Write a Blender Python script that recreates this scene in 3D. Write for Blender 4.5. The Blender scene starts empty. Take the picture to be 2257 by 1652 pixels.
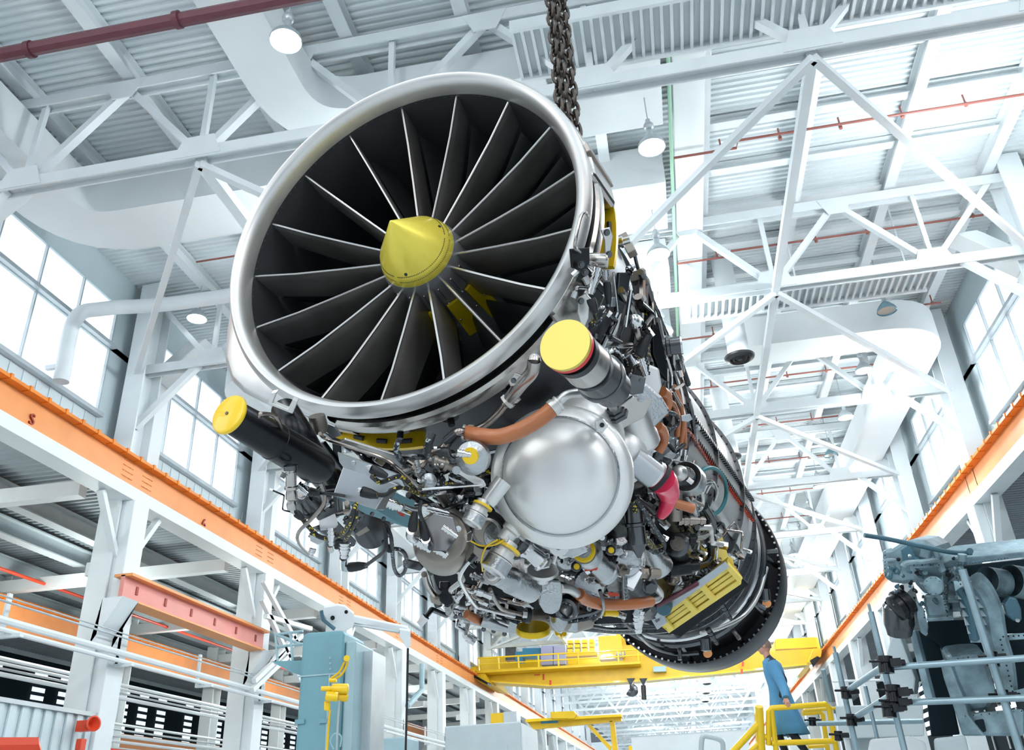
import bpy, bmesh, math, random
EXPO, WORLD, PANE, LAMP, LAMPW = 0.22, 2.7, 0.8, 4.0, 560
from mathutils import Vector, Matrix
from math import sin, cos, pi, radians, atan2, sqrt
random.seed(7)
G = 1.6                     # lens height above the floor
# ---------------------------------------------------------------- camera
W_, H_ = 2257.0, 1652.0
CX, CY, F = 1128.5, 826.0, 1877.255
CX_AX = Vector((0.98141612, 0.18690427, -0.04346487))    # world direction of image right
CY_AX = Vector((-0.12465387, 0.44875646, -0.88491754))   # world direction of image down
CZ_AX = Vector((-0.14588973, 0.87389040, 0.46371516))    # world direction the lens looks
sc = bpy.context.scene
cd = bpy.data.cameras.new('camera'); cam = bpy.data.objects.new('camera', cd); sc.collection.objects.link(cam)
Rm = Matrix((CX_AX, -CY_AX, -CZ_AX)).transposed()
cam.matrix_world = Matrix.Translation((0, 0, G)) @ Rm.to_4x4()
cd.sensor_width = 36.0; cd.sensor_fit = 'HORIZONTAL'; cd.lens = 36.0 * F / W_
cd.clip_start = 0.05; cd.clip_end = 500
sc.camera = cam
sc.view_settings.view_transform = 'Standard'; sc.view_settings.look = 'None'
sc.view_settings.exposure = EXPO; sc.view_settings.gamma = 1.0
# ---------------------------------------------------------------- world
w = bpy.data.worlds.new('world'); sc.world = w; w.use_nodes = True
wn_ = w.node_tree; bg = wn_.nodes['Background']; bg.inputs[1].default_value = WORLD
_g = wn_.nodes.new('ShaderNodeTexCoord'); _s = wn_.nodes.new('ShaderNodeSeparateXYZ'); _m = wn_.nodes.new('ShaderNodeMapRange'); _r = wn_.nodes.new('ShaderNodeValToRGB')
_m.inputs['From Min'].default_value = -1; wn_.links.new(_g.outputs['Generated'], _s.inputs[0]); wn_.links.new(_s.outputs['Z'], _m.inputs['Value']); wn_.links.new(_m.outputs['Result'], _r.inputs['Fac']); wn_.links.new(_r.outputs['Color'], bg.inputs[0])
_at = wn_.nodes.new('ShaderNodeMath'); _at.operation = 'ARCTAN2'; wn_.links.new(_s.outputs['X'], _at.inputs[0]); wn_.links.new(_s.outputs['Y'], _at.inputs[1])
def _mm(op, a, v):
    n_ = wn_.nodes.new('ShaderNodeMath'); n_.operation = op; wn_.links.new(a, n_.inputs[0]); n_.inputs[1].default_value = v; return n_.outputs[0]
_st = _mm('MULTIPLY_ADD', _mm('GREATER_THAN', _mm('SINE', _mm('MULTIPLY', _at.outputs[0], 9.0), 0), -.45), .78); _st.node.inputs[2].default_value = .22  # stripes added so metal reflects windows and columns of an unmodelled hall
_mx = wn_.nodes.new('ShaderNodeMix'); _mx.data_type = 'RGBA'; _mx.blend_type = 'MULTIPLY'; _mx.inputs['Factor'].default_value = 1; wn_.links.new(_r.outputs['Color'], _mx.inputs['A']); wn_.links.new(_st, _mx.inputs['B']); wn_.links.new(_mx.outputs['Result'], bg.inputs[0])
_e = _r.color_ramp.elements; _e[0].position = 0; _e[0].color = (.20, .24, .27, 1); _e[1].position = 1; _e[1].color = (.5, .58, .62, 1)
for _p, _c in ((.40, (.22, .26, .30, 1)), (.50, (.30, .36, .40, 1)), (.56, (.16, .20, .24, 1)), (.61, (.95, .99, 1, 1)), (.73, (1, 1, 1, 1)), (.80, (.35, .42, .46, 1))):  # brightness bands added to give the reflections contrast
    _x = _e.new(_p); _x.color = _c
sc.cycles.max_bounces = 6; sc.cycles.diffuse_bounces = 3; sc.cycles.glossy_bounces = 4
sc.cycles.caustics_reflective = False; sc.cycles.caustics_refractive = False
sc.cycles.use_denoising = True; sc.cycles.use_adaptive_sampling = True; sc.cycles.adaptive_threshold = .03

# ---------------------------------------------------------------- pixel -> world helpers (world point at a real depth)
def ray(px, py):
    return CX_AX * ((px - CX) / F) + CY_AX * ((py - CY) / F) + CZ_AX
CAM = Vector((0, 0, G))
def AD(px, py, d): return CAM + ray(px, py) * d
def AX(px, py, x):
    r = ray(px, py); return CAM + r * (x / r.x)
def AY(px, py, y):
    r = ray(px, py); return CAM + r * (y / r.y)
def AZ(px, py, z):
    r = ray(px, py); return CAM + r * (z / r.z)
def depth(p): return (Vector(p) - CAM).dot(CZ_AX)
def V(x, y, z): return Vector((x, y, z + G))

# ---------------------------------------------------------------- materials
MATS = {}
def mat(name, col, rough=0.5, metal=0.0, emit=None, es=1.0, var=0.0, scale=3.0, bump=0.0, bscale=30.0, spec=0.5, aniso=None, coat=0.0):
    m = bpy.data.materials.new(name); m.use_nodes = True; nt = m.node_tree; b = nt.nodes['Principled BSDF']
    b.inputs['Base Color'].default_value = (*col, 1); b.inputs['Roughness'].default_value = rough
    b.inputs['Metallic'].default_value = metal; b.inputs['Specular IOR Level'].default_value = spec
    b.inputs['Coat Weight'].default_value = coat
    if emit: b.inputs['Emission Color'].default_value = (*emit, 1); b.inputs['Emission Strength'].default_value = es
    tc = nt.nodes.new('ShaderNodeTexCoord')
    if var > 0:
        n = nt.nodes.new('ShaderNodeTexNoise'); n.inputs['Scale'].default_value = scale; n.inputs['Detail'].default_value = 4
        r = nt.nodes.new('ShaderNodeValToRGB'); r.color_ramp.elements[0].position = .3; r.color_ramp.elements[1].position = .7
        r.color_ramp.elements[0].color = (*[c * (1 - var) for c in col], 1); r.color_ramp.elements[1].color = (*[min(1, c * (1 + var * .5)) for c in col], 1)
        nt.links.new(tc.outputs['Object'], n.inputs['Vector']); nt.links.new(n.outputs['Fac'], r.inputs['Fac']); nt.links.new(r.outputs['Color'], b.inputs['Base Color'])
        mr = nt.nodes.new('ShaderNodeMapRange'); mr.inputs['To Min'].default_value = max(.03, rough - .08); mr.inputs['To Max'].default_value = min(1, rough + .12)
        nt.links.new(n.outputs['Fac'], mr.inputs['Value']); nt.links.new(mr.outputs['Result'], b.inputs['Roughness'])
    if bump > 0:
        n2 = nt.nodes.new('ShaderNodeTexNoise'); n2.inputs['Scale'].default_value = bscale; n2.inputs['Detail'].default_value = 3
        bp = nt.nodes.new('ShaderNodeBump'); bp.inputs['Strength'].default_value = bump; bp.inputs['Distance'].default_value = .01
        nt.links.new(tc.outputs['Object'], n2.inputs['Vector']); nt.links.new(n2.outputs['Fac'], bp.inputs['Height']); nt.links.new(bp.outputs['Normal'], b.inputs['Normal'])
    MATS[name] = m; return m
white = mat('white_paint', (.78, .83, .85), .45, var=.05, scale=1.5)
white2 = mat('pale_duct_paint', (.80, .84, .85), .5, var=.04, scale=.8)
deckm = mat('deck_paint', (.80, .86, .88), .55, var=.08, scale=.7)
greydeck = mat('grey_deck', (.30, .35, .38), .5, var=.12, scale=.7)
siding = mat('pale_siding', (.62, .72, .76), .5, var=.06, scale=1.)
floorm = mat('floor_concrete', (.62, .66, .68), .35, var=.12, scale=.5)
orange = mat('orange_paint', (.86, .34, .11), .42, var=.10, scale=1.2)
pinkp = mat('faded_red_paint', (.78, .30, .26), .45, var=.08, scale=1.)
orange2 = mat('deep_orange_paint', (.80, .23, .02), .42, var=.10, scale=1.2)
darkred = mat('oxide_red_paint', (.33, .045, .02), .5, var=.1)
yellow = mat('yellow_paint', (.84, .52, .008), .38, var=.08, scale=2.)
redp = mat('red_paint', (.70, .06, .02), .4)
maroon = mat('maroon_pipe', (.13, .035, .05), .4, var=.2, scale=4)
rustp = mat('rust_pipe', (.30, .10, .08), .5, var=.15, scale=4)
pane = mat('window_glow', (.9, .95, 1), .5, emit=(.86, .94, 1.0), es=PANE)
lampg = mat('lamp_glow', (1, 1, 1), .5, emit=(.95, 1.0, 1.0), es=LAMP)
lampoff = mat('lamp_glass', (.25, .42, .48), .15, .6)
black = mat('black_rubber', (.012, .014, .017), .45)
steel = mat('pale_steel', (.55, .60, .63), .35, .6, var=.1)
dark = mat('dark_interior', (.006, .018, .025), .75, spec=.2)  # near-black colour also carries the shadow inside the casting
greenish = mat('green_pipe_paint', (.35, .60, .42), .5)
bluem = mat('blue_grey_machine', (.17, .36, .42), .4, var=.1, scale=2.)
bluem2 = mat('light_blue_machine', (.36, .52, .57), .4, var=.1, scale=2.)
greym = mat('light_grey_panel', (.50, .57, .60), .5, var=.05)
tealm = mat('teal_casting', (.07, .16, .21), .45, .3, var=.35, scale=3.)
tealm2 = mat('worn_casting', (.24, .35, .40), .38, .35, var=.5, scale=5., bump=.5, bscale=12)
bluebox = mat('blue_cabinet', (.03, .22, .42), .4); lilac = mat('lilac_cabinet', (.35, .38, .62), .45)
# engine metals
ti = mat('brushed_titanium', (.52, .49, .47), .22, 1., var=.12, scale=6, bump=.04, bscale=60)
rimm = mat('satin_rim_metal', (.72, .71, .70), .35, .82, var=.06, scale=8)
duct_in = mat('inlet_wall', (.13, .135, .15), .38, .7, var=.2, scale=5)
vanem = mat('vane_metal', (.33, .31, .295), .34, .7, var=.3, scale=9)
vedge = mat('vane_edge', (.60, .58, .57), .25, 1.)
flapm = mat('vane_flap', (.10, .11, .115), .4, .6, var=.3, scale=8)
hubm = mat('hub_metal', (.40, .40, .41), .38, .7, var=.2, scale=10)
blk = mat('black_metal', (.016, .018, .022), .24, .6, var=.3, scale=12)
gun = mat('gun_metal', (.13, .135, .145), .22, .95, var=.3, scale=9)
chrome = mat('chrome_pipe', (.70, .70, .71), .12, 1., var=.08, scale=12)
brz = mat('bronze_tube', (.36, .31, .28), .2, 1., var=.15, scale=12)
castal = mat('cast_aluminium', (.50, .52, .54), .27, .95, var=.15, scale=14, bump=.15, bscale=160)
pearl = mat('pearl_alloy', (.80, .80, .79), .30, .45, var=.04, scale=4)
coney = mat('yellow_anodised', (.93, .76, .10), .27, .25, var=.03)
capy = mat('yellow_cap', (.93, .60, .0), .35, coat=.4)
capg = mat('brushed_yellow_cap', (.66, .55, .12), .28, .35)
yring = mat('yellow_ring', (.80, .52, .01), .3, .4)
padly = mat('yellow_pad', (.80, .56, .0), .6)
redk = mat('red_knurl', (.75, .03, .04), .4)
magenta = mat('magenta_cap', (.85, .03, .10), .3, coat=.3)
hosem = mat('brown_sleeve', (.50, .165, .06), .36, var=.08, scale=10, coat=.2)
tan = mat('sand_alloy', (.32, .285, .25), .34, .8, var=.15, scale=8)
boxm = mat('box_alloy', (.50, .53, .56), .3, .8, var=.06, scale=5)
abm = mat('afterburner_skin', (.34, .35, .37), .3, .85, var=.15, scale=4)
nozm = mat('nozzle_shell', (.03, .032, .037), .35, .7, var=.2, scale=6)
cabyel2 = mat('groove_shade_yellow', (.62, .40, .03), .45)  # darker than the fins; groove shade is put into the colour
cabyel = mat('fecu_yellow', (.93, .72, .16), .4, .1)
cabgrey = mat('unit_grey', (.50, .55, .60), .4, .3)
teal_lace = mat('teal_cable', (.02, .16, .18), .5)
chainm = mat('oily_chain', (.09, .075, .065), .35, .8, var=.3, scale=30)
def braid(name, base, fleck, dens=.62, sc_=420):
    m = mat(name, base, .5); nt = m.node_tree; b = nt.nodes['Principled BSDF']
    tc = nt.nodes.new('ShaderNodeTexCoord'); v = nt.nodes.new('ShaderNodeTexVoronoi'); v.inputs['Scale'].default_value = sc_
    s = nt.nodes.new('ShaderNodeSeparateColor'); g = nt.nodes.new('ShaderNodeMath'); g.operation = 'GREATER_THAN'; g.inputs[1].default_value = dens
    mx = nt.nodes.new('ShaderNodeMix'); mx.data_type = 'RGBA'; mx.inputs['A'].default_value = (*base, 1); mx.inputs['B'].default_value = (*fleck, 1)
    nt.links.new(tc.outputs['Object'], v.inputs['Vector']); nt.links.new(v.outputs['Color'], s.inputs['Color']); nt.links.new(s.outputs[0], g.inputs[0])
    nt.links.new(g.outputs[0], mx.inputs['Factor']); nt.links.new(mx.outputs['Result'], b.inputs['Base Color'])
    return m
braidy = braid('black_yellow_braid', (.012, .014, .017), (.75, .58, .02), .86, 260)
braidw = braid('black_grey_braid', (.012, .014, .02), (.35, .42, .46), .88, 260)
braidr = braid('red_braid', (.35, .05, .03), (.6, .5, .45), .8, 260)
# siding and window panes with thin printed lines
def lined(m, axis, period, width, col, axis2=None, period2=1.):
    nt = m.node_tree; b = nt.nodes['Principled BSDF']; tc = nt.nodes.new('ShaderNodeTexCoord'); sp = nt.nodes.new('ShaderNodeSeparateXYZ'); nt.links.new(tc.outputs['Object'], sp.inputs[0])
    def one(ax, per):
        d = nt.nodes.new('ShaderNodeMath'); d.operation = 'DIVIDE'; d.inputs[1].default_value = per; nt.links.new(sp.outputs[ax], d.inputs[0])
        f = nt.nodes.new('ShaderNodeMath'); f.operation = 'FRACT'; nt.links.new(d.outputs[0], f.inputs[0])
        l = nt.nodes.new('ShaderNodeMath'); l.operation = 'LESS_THAN'; l.inputs[1].default_value = width / per; nt.links.new(f.outputs[0], l.inputs[0]); return l
    l = one(axis, period)
    if axis2 is not None:
        l2 = one(axis2, period2); mm = nt.nodes.new('ShaderNodeMath'); mm.operation = 'MAXIMUM'; nt.links.new(l.outputs[0], mm.inputs[0]); nt.links.new(l2.outputs[0], mm.inputs[1]); l = mm
    return nt, b, l
nt, b, l = lined(pane, 1, .22, .012, None, 2, .45)
mx = nt.nodes.new('ShaderNodeMix'); mx.data_type = 'RGBA'; mx.inputs['A'].default_value = (.86, .94, 1.0, 1); mx.inputs['B'].default_value = (.68, .76, .84, 1)
nt.links.new(l.outputs[0], mx.inputs['Factor']); nt.links.new(mx.outputs['Result'], b.inputs['Emission Color'])

# ---------------------------------------------------------------- mesh builder
def frame_of(ax, ref=None):
    ax = Vector(ax).normalized(); ref = Vector(ref) if ref is not None else (Vector((0, 0, 1)) if abs(ax.z) < .95 else Vector((1, 0, 0)))
    u = (ref - ax * ref.dot(ax))
    if u.length < 1e-6: u = ax.orthogonal()
    u.normalize(); return ax, u, ax.cross(u)
class MB:
    def __init__(s): s.v = []; s.f = []; s.sm = []
    def add(s, vs, fs, smooth=False):
        k = len(s.v); s.v += [Vector(v) for v in vs]; s.f += [tuple(i + k for i in f) for f in fs]; s.sm += [smooth] * len(fs); return s
    def hexa(s, p):
        return s.add(p, [(0, 3, 2, 1), (4, 5, 6, 7), (0, 1, 5, 4), (1, 2, 6, 5), (2, 3, 7, 6), (3, 0, 4, 7)])
    def box(s, c, d, ax=None):
        c = Vector(c); X, Y, Z = ax if ax else (Vector((1, 0, 0)), Vector((0, 1, 0)), Vector((0, 0, 1)))
        X, Y, Z = X * d[0] / 2, Y * d[1] / 2, Z * d[2] / 2
        return s.hexa([c - X - Y - Z, c + X - Y - Z, c + X + Y - Z, c - X + Y - Z, c - X - Y + Z, c + X - Y + Z, c + X + Y + Z, c - X + Y + Z])
    def bb(s, a, b):
        a, b = Vector(a), Vector(b); return s.box((a + b) / 2, [abs(b[i] - a[i]) for i in range(3)])
    def bar(s, p, q, w_, h, up=None):
        p, q = Vector(p), Vector(q); ax, u, v = frame_of(q - p, up); return s.box((p + q) / 2, (w_, (q - p).length, h), (v, ax, u))
    def ibeam(s, p, q, h, w_, t=.04, up=None):
        p, q = Vector(p), Vector(q); ax, u, v = frame_of(q - p, up)
        s.bar(p + u * (h / 2 - t / 2), q + u * (h / 2 - t / 2), w_, t, up); s.bar(p - u * (h / 2 - t / 2), q - u * (h / 2 - t / 2), w_, t, up)
        return s.bar(p, q, t * .7, h - 2 * t, up)
    def lathe(s, o, ax, prof, n=24, ref=None, smooth=True):
        o = Vector(o); ax, u, v = frame_of(ax, ref); vs = []; fs = []; rows = []
        for a, r in prof:
            if abs(r) < 1e-7: rows.append([len(vs)]); vs.append(o + ax * a)
            else:
                rows.append(list(range(len(vs), len(vs) + n))); vs += [o + ax * a + (u * cos(2 * pi * k / n) + v * sin(2 * pi * k / n)) * r for k in range(n)]
        for A, B in zip(rows, rows[1:]):
            for k in range(n):
                k2 = (k + 1) % n
                if len(A) == 1 and len(B) == 1: continue
                if len(A) == 1: fs.append((A[0], B[k2], B[k]))
                elif len(B) == 1: fs.append((A[k], A[k2], B[0]))
                else: fs.append((A[k], A[k2], B[k2], B[k]))
        return s.add(vs, fs, smooth)
    def cyl(s, p, q, r, r2=None, n=16, cap=True):
        p, q = Vector(p), Vector(q); L = (q - p).length; r2 = r if r2 is None else r2
        pr = [(0, r), (L, r2)]
        if cap: pr = [(0, 0)] + pr + [(L, 0)]
        return s.lathe(p, q - p, pr, n)
    def ring(s, o, ax, a0, a1, r0, r1, n=48):
        return s.lathe(o, ax, [(a0, r0), (a0, r1), (a1, r1), (a1, r0), (a0, r0)], n)
    def tube(s, pts, r, n=8, sub=6, cap=True, closed=False):
        P = [Vector(p) for p in pts]
        if len(P) > 2 and sub > 1:
            Q = []; N = len(P)
            for i in range(N if closed else N - 1):
                a = P[(i - 1) % N] if (closed or i > 0) else P[0] * 2 - P[1]; b_ = P[i]; c = P[(i + 1) % N]
                d = P[(i + 2) % N] if (closed or i + 2 < N) else P[-1] * 2 - P[-2]
                for k in range(sub):
                    t = k / sub; Q.append(.5 * ((2 * b_) + (c - a) * t + (2 * a - 5 * b_ + 4 * c - d) * t * t + (3 * b_ - a - 3 * c + d) * t ** 3))
            if not closed: Q.append(P[-1])
            P = Q
        rr = r if isinstance(r, (list, tuple)) else [r] * len(P)
        if len(rr) != len(P): rr = [rr[min(len(rr) - 1, int(i * len(rr) / len(P)))] for i in range(len(P))]
        vs = []; N = len(P); prev = None
        for i in range(N):
            t = (P[(i + 1) % N] - P[i - 1]) if closed else (P[min(i + 1, N - 1)] - P[max(i - 1, 0)])
            if t.length < 1e-9: t = Vector((0, 0, 1))
            t.normalize()
            if prev is None: _, u, v = frame_of(t)
            else:
                u = prev - t * prev.dot(t)
                if u.length < 1e-6: u = t.orthogonal()
                u.normalize(); v = t.cross(u)
            prev = u
            vs += [P[i] + (u * cos(2 * pi * k / n) + v * sin(2 * pi * k / n)) * rr[i] for k in range(n)]
        fs = []
        for i in range(N if closed else N - 1):
            j = (i + 1) % N
            for k in range(n):
                k2 = (k + 1) % n; fs.append((i * n + k, i * n + k2, j * n + k2, j * n + k))
        if cap and not closed: fs += [tuple(reversed(range(n))), tuple(range((N - 1) * n, N * n))]
        return s.add(vs, fs, True)
    def poly(s, pts, vec):
        pts = [Vector(p) for p in pts]; vec = Vector(vec); n = len(pts)
        fs = [tuple(range(n)), tuple(reversed(range(n, 2 * n)))] + [(i, i + n, (i + 1) % n + n, (i + 1) % n) for i in range(n)]
        return s.add(pts + [p + vec for p in pts], fs)
    def sph(s, c, r, n=16, ax=(0, 0, 1), sq=1.):
        return s.lathe(c, ax, [(-cos(pi * k / 10) * r * sq, sin(pi * k / 10) * r) for k in range(11)], n)
    def hexn(s, p, q, r): 
        p, q = Vector(p), Vector(q); L = (q - p).length; return s.lathe(p, q - p, [(0, 0), (0, r), (L, r), (L, 0)], 6, smooth=False)
    def build(s, name, m, parent=None, bev=0., ang=35, sub=0, local=False, **tags):
        me = bpy.data.meshes.new(name); off = Vector((0, 0, 0))
        if parent is not None and not local: off = WL(parent)
        elif 'at' in tags: off = Vector(tags['at'])
        me.from_pydata([tuple(v - off) for v in s.v], [], s.f)
        bm = bmesh.new(); bm.from_mesh(me); bmesh.ops.recalc_face_normals(bm, faces=bm.faces); bm.to_mesh(me); bm.free()
        me.polygons.foreach_set('use_smooth', s.sm)
        if any(s.sm): me.set_sharp_from_angle(angle=radians(ang))
        me.materials.append(m)
        o = bpy.data.objects.new(name, me); sc.collection.objects.link(o)
        if parent is not None: o.parent = parent
        elif 'at' in tags: o.location = tags.pop('at')
        if bev: 
            b_ = o.modifiers.new('bev', 'BEVEL'); b_.width = bev; b_.segments = 2; b_.limit_method = 'ANGLE'; b_.angle_limit = radians(40)
        if sub: o.modifiers.new('sub', 'SUBSURF').levels = sub; o.modifiers['sub'].render_levels = sub
        for k, v in tags.items():
            if v is not None: o[k] = v
        return o
def WL(o):
    l = Vector(o.location)
    while o.parent is not None: o = o.parent; l = l + Vector(o.location)
    return l
def thing(name, label, category, loc, group=None):
    o = bpy.data.objects.new(name, None); sc.collection.objects.link(o); o.location = loc; o.empty_display_size = .1
    o['label'] = label; o['category'] = category
    if group: o['group'] = group
    return o
def copy_tree(o, loc=None, label=None, parent=None):
    c = o.copy(); sc.collection.objects.link(c)
    if parent is not None: c.parent = parent
    if loc is not None: c.location = loc
    if label: c['label'] = label
    for ch in list(o.children): copy_tree(ch, parent=c)
    return c
ORD = ['nearest', 'second', 'third', 'fourth', 'fifth', 'sixth', 'seventh', 'eighth', 'ninth', 'tenth', 'eleventh', 'twelfth', 'thirteenth', 'fourteenth', 'fifteenth', 'sixteenth']
def near(i): return ORD[i] if i == 0 else (ORD[i] + ' nearest' if i < 16 else 'number %d from the camera' % (i + 1))
# ================================================================ THE HALL
P_ = 6.9; Y0 = 10.3                       # bay length, nearest truss line
ZB, ZT, ZD = 10.55, 12.55, 13.1           # truss chords, roof deck (above the lens)
XL, XR = -12.9, 9.4                       # clerestory walls
YE = 195.0
S = dict(kind='structure')
MB().bb(V(-32, -3, -1.8), V(24, YE, -1.6)).build('floor', floorm, **S)
# corrugated roof deck (ribs run across the hall)
def corr(x0, x1, y0, y1, z, per, dep, zf=None):
    mb = MB(); vs = []; fs = []; y = y0; prof = []
    while y < y1:
        prof += [(y, 0), (y + per * .38, 0), (y + per * .5, dep), (y + per * .88, dep)]; y += per
    for yy, dz in prof: vs += [V(x0, yy, (zf(x0) if zf else z) + dz), V(x1, yy, (zf(x1) if zf else z) + dz)]
    for i in range(len(prof) - 1): fs.append((2 * i, 2 * i + 1, 2 * i + 3, 2 * i + 2))
    mb.add(vs, fs)
    return mb
corr(XL - .4, XR + .4, 4.0, YE, ZD, .155, .05).build('ceiling', deckm, **S)
# beams along the hall under the deck, each carrying the short joists to its right
bx = [2.0 + 2.15 * k for k in range(-6, 4)]
bn = {0: 'far left beside the left windows', 1: 'second from the left wall', 2: 'third from the left wall', 3: 'fourth from the left wall', 4: 'fifth from the left wall', 5: 'left of the wide flat duct', 6: 'right of the wide flat duct', 7: 'first beam right of the duct beam', 8: 'second beam right of the duct beam', 9: 'nearest the right windows'}
for i, x in enumerate(bx):
    t = thing('ceiling_beam', 'long white roof beam running down the hall, ' + bn[i], 'beam', V(x, 4, ZB + 2.2), 'roof beams running down the hall')
    MB().ibeam(V(x, 4, 12.9), V(x, YE, 12.9), .36, .24, .03).build('beam', white, t)
    if 6 <= i < 9:
        y = 12.78 - 1.49 * 4
        for k in range(21 if i < 9 else 0):
            yy = y + 1.49 * k
            if yy < 6: continue
            MB().ibeam(V(x + .12, yy, 12.97), V(x + 2.03, yy, 12.97), .2, .22, .02).build('joist', white, t)
# trusses with chords, webs and gusset plates
def truss(i, y, web=True):
    lab = ('white steel roof truss nearest the camera, crossing above the engine inlet' if i == 0 else
           'white steel roof truss ' + (near(i) + ' to the camera, spanning the hall' if i < 16 else 'far down the hall among the last ones'))
    t = thing('roof_truss', lab, 'truss', V(0, y, ZB), 'white roof trusses spanning the hall')
    MB().ibeam(V(XL + .2, y, ZB), V(XR - .2, y, ZB), .24, .24, .03, up=(0, 1, 0)).build('bottom_chord', white, t)
    MB().ibeam(V(XL + .2, y, ZT), V(XR - .2, y, ZT), .24, .24, .03, up=(0, 1, 0)).build('top_chord', white, t)
    xb = [-10.5 + 3.45 * k for k in range(6)]
    for k, x in enumerate(xb):
        for sgn in (-1, 1):
            x2 = x + sgn * 1.72
            if XL + .2 < x2 < XR - .1:
                MB().bar(V(x, y, ZB), V(x2, y, ZT), .13, .15, up=(0, 1, 0)).build('diagonal', white, t)
        if web: MB().bar(V(x, y, ZB), V(x, y, ZT), .1, .1, up=(0, 1, 0)).build('vertical', white, t)
        if i < 5:
            g_ = [V(x + dx, y - .14, ZB + dz) for dx, dz in ((-.45, -.1), (.45, -.1), (.28, .34), (-.28, .34))]
            MB().poly(g_, (0, .02, 0)).build('gusset_plate', white, t)
            if k < 5:
                h = [V(x + 1.72 + dx, y - .14, ZT + dz) for dx, dz in ((-.4, .1), (.4, .1), (.2, -.34), (-.2, -.34))]
                MB().poly(h, (0, .02, 0)).build('gusset_plate', white, t)
for i in range(26): truss(i, Y0 + P_ * i, i < 6)
# horizontal bracing between bottom chords
def brace(p, q, lab, w_=.13):
    MB().bar(p, q, w_, w_).build('roof_brace', white, None, at=tuple(p), label=lab, category='brace', group='horizontal braces between trusses')
xs = [-10.5 + 3.45 * k for k in range(6)]
for b_ in range(9):
    ya, yb = Y0 + P_ * b_, Y0 + P_ * (b_ + 1)
    bay = 'the ' + near(b_) + ' roof bay'
    brace(V(3.3, ya, ZB - .1), V(3.3, yb, ZB - .1), 'straight white strut joining two trusses right of the middle in ' + bay, .16)
    brace(V(-7.05, ya, ZB - .1), V(-7.05, yb, ZB - .1), 'straight white strut joining two trusses on the left in ' + bay, .2)
    brace(V(3.3, ya, ZB - .2), V(8.9, yb, ZB - .2), 'white cross brace slanting to the right wall in ' + bay)
    brace(V(3.3, ya, ZB - .2), V(-1.9, yb, ZB - .2), 'white cross brace slanting leftwards from the middle in ' + bay)
    brace(V(-7.05, ya, ZB - .2), V(-12.6, yb, ZB - .2), 'white cross brace slanting to the left wall in ' + bay)
    brace(V(-7.05, ya, ZB - .2), V(-1.9, yb, ZB - .2), 'white cross brace slanting rightwards on the left in ' + bay)
# clerestory walls, windows, columns
NB = 17
for side, X, sg in (('left', XL, -1), ('right', XR, 1)):
    th = .12 * sg; wall = MB()
    wall.bb(V(X, 3, 8.0), V(X + th, YE, 9.12)); wall.bb(V(X, 3, 12.15), V(X + th, YE, 13.3)); wall.bb(V(X, 3, 10.88), V(X + th, YE, 11.04))
    for k in range(-1, NB): wall.bb(V(X, Y0 + P_ * k - .75, 9.12), V(X + th, Y0 + P_ * k + .75, 12.15))
    y = 3.
    while y < 60: wall.bb(V(X - .02 * sg, y, 8.0), V(X, y + .03, 9.05)); y += .42
    wall.build('wall_' + side, siding, **S)
    for k in range(-1, NB - 1):
        y0, y1 = Y0 + P_ * k + .75, Y0 + P_ * (k + 1) - .75
        num = (k + 2) + (0 if side == 'left' else 100)
        wn = MB().bb(V(X + th * .5, y0, 9.12), V(X + th * .6, y1, 10.88)).bb(V(X + th * .5, y0, 11.04), V(X + th * .6, y1, 12.15)).build('window_%d' % num, pane, **S)
        mul = MB()
        n = 4
        for j in range(n + 1):
            yy = y0 + (y1 - y0) * j / n; mul.bb(V(X - .01 * sg, yy - .02, 9.12), V(X + th * .6, yy + .02, 12.15))
        mul.build('mullion', steel, wn)
        sl = MB().bb(V(X - .16 * sg, y0 - .05, 9.02), V(X + .05 * sg, y1 + .05, 9.12)).bb(V(X - .14 * sg, y0 - .05, 10.9), V(X + .05 * sg, y1 + .05, 11.0))
        sl.build('sill', steel, wn)
    for k in range(NB):
        yy = Y0 + P_ * k; inn = X - .55 * sg
        where = 'beside the crane rail on the ' + side + ' wall, ' + near(k) if k < 16 else 'at the far end of the ' + side + ' wall'
        t = thing('column', 'tall white steel roof column ' + where, 'column', V(inn, yy, -1.6), 'roof columns on the %s side' % side)
        MB().ibeam(V(inn, yy, -1.6), V(inn, yy, 13), .75, .5, .05, up=(0, 1, 0)).build('shaft', white, t)
        if k < 6:
            # haunch brace up to the truss
            MB().bar(V(inn, yy, 9.0), V(inn - 1.5 * sg, yy, ZB), .16, .16).build('knee_brace', white, t)
# crane runway girders with their own columns
def runway(x, side, zt, zb, y0, y1, lab, col, grp, sg):
    t = thing('crane_girder', lab, 'girder', V(x, y0, zb), grp); t_w = .05
    MB().bb(V(x - t_w, y0, zb), V(x + t_w, y1, zt - .06)).build('web', col, t)
    MB().bb(V(x - .26, y0, zt - .07), V(x + .26, y1, zt)).build('top_flange', orange2, t)
    MB().bb(V(x - .22, y0, zb), V(x + .22, y1, zb + .05)).build('bottom_flange', col, t)
    r = MB().bb(V(x - .05, y0, zt), V(x + .05, y1, zt + .12)); y = y0
    while y < min(y1, 75): r.bb(V(x - .28, y, zt - .09), V(x - .1, y + .07, zt + .03)).bb(V(x + .1, y, zt - .09), V(x + .28, y + .07, zt + .03)); y += .55
    r.build('crane_rail', orange2 if col is orange else darkred, t)
    return t
g = runway(-12.1, 'left', 8.02, 7.28, -4, YE, 'long orange crane girder along the left wall windows', orange, None, -1)
rv = MB()
for k in range(-1, 7):
    for yc in (Y0 + P_ * k,):
        for a in range(8):
            for zz in range(5):
                for d_ in (-.6 + .055 * a, .2 + .055 * a): rv.sph(V(-12.04, yc + d_ + 0, 7.38 + .13 * zz), .014, 6)
rv.build('rivets', orange, g)
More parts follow.
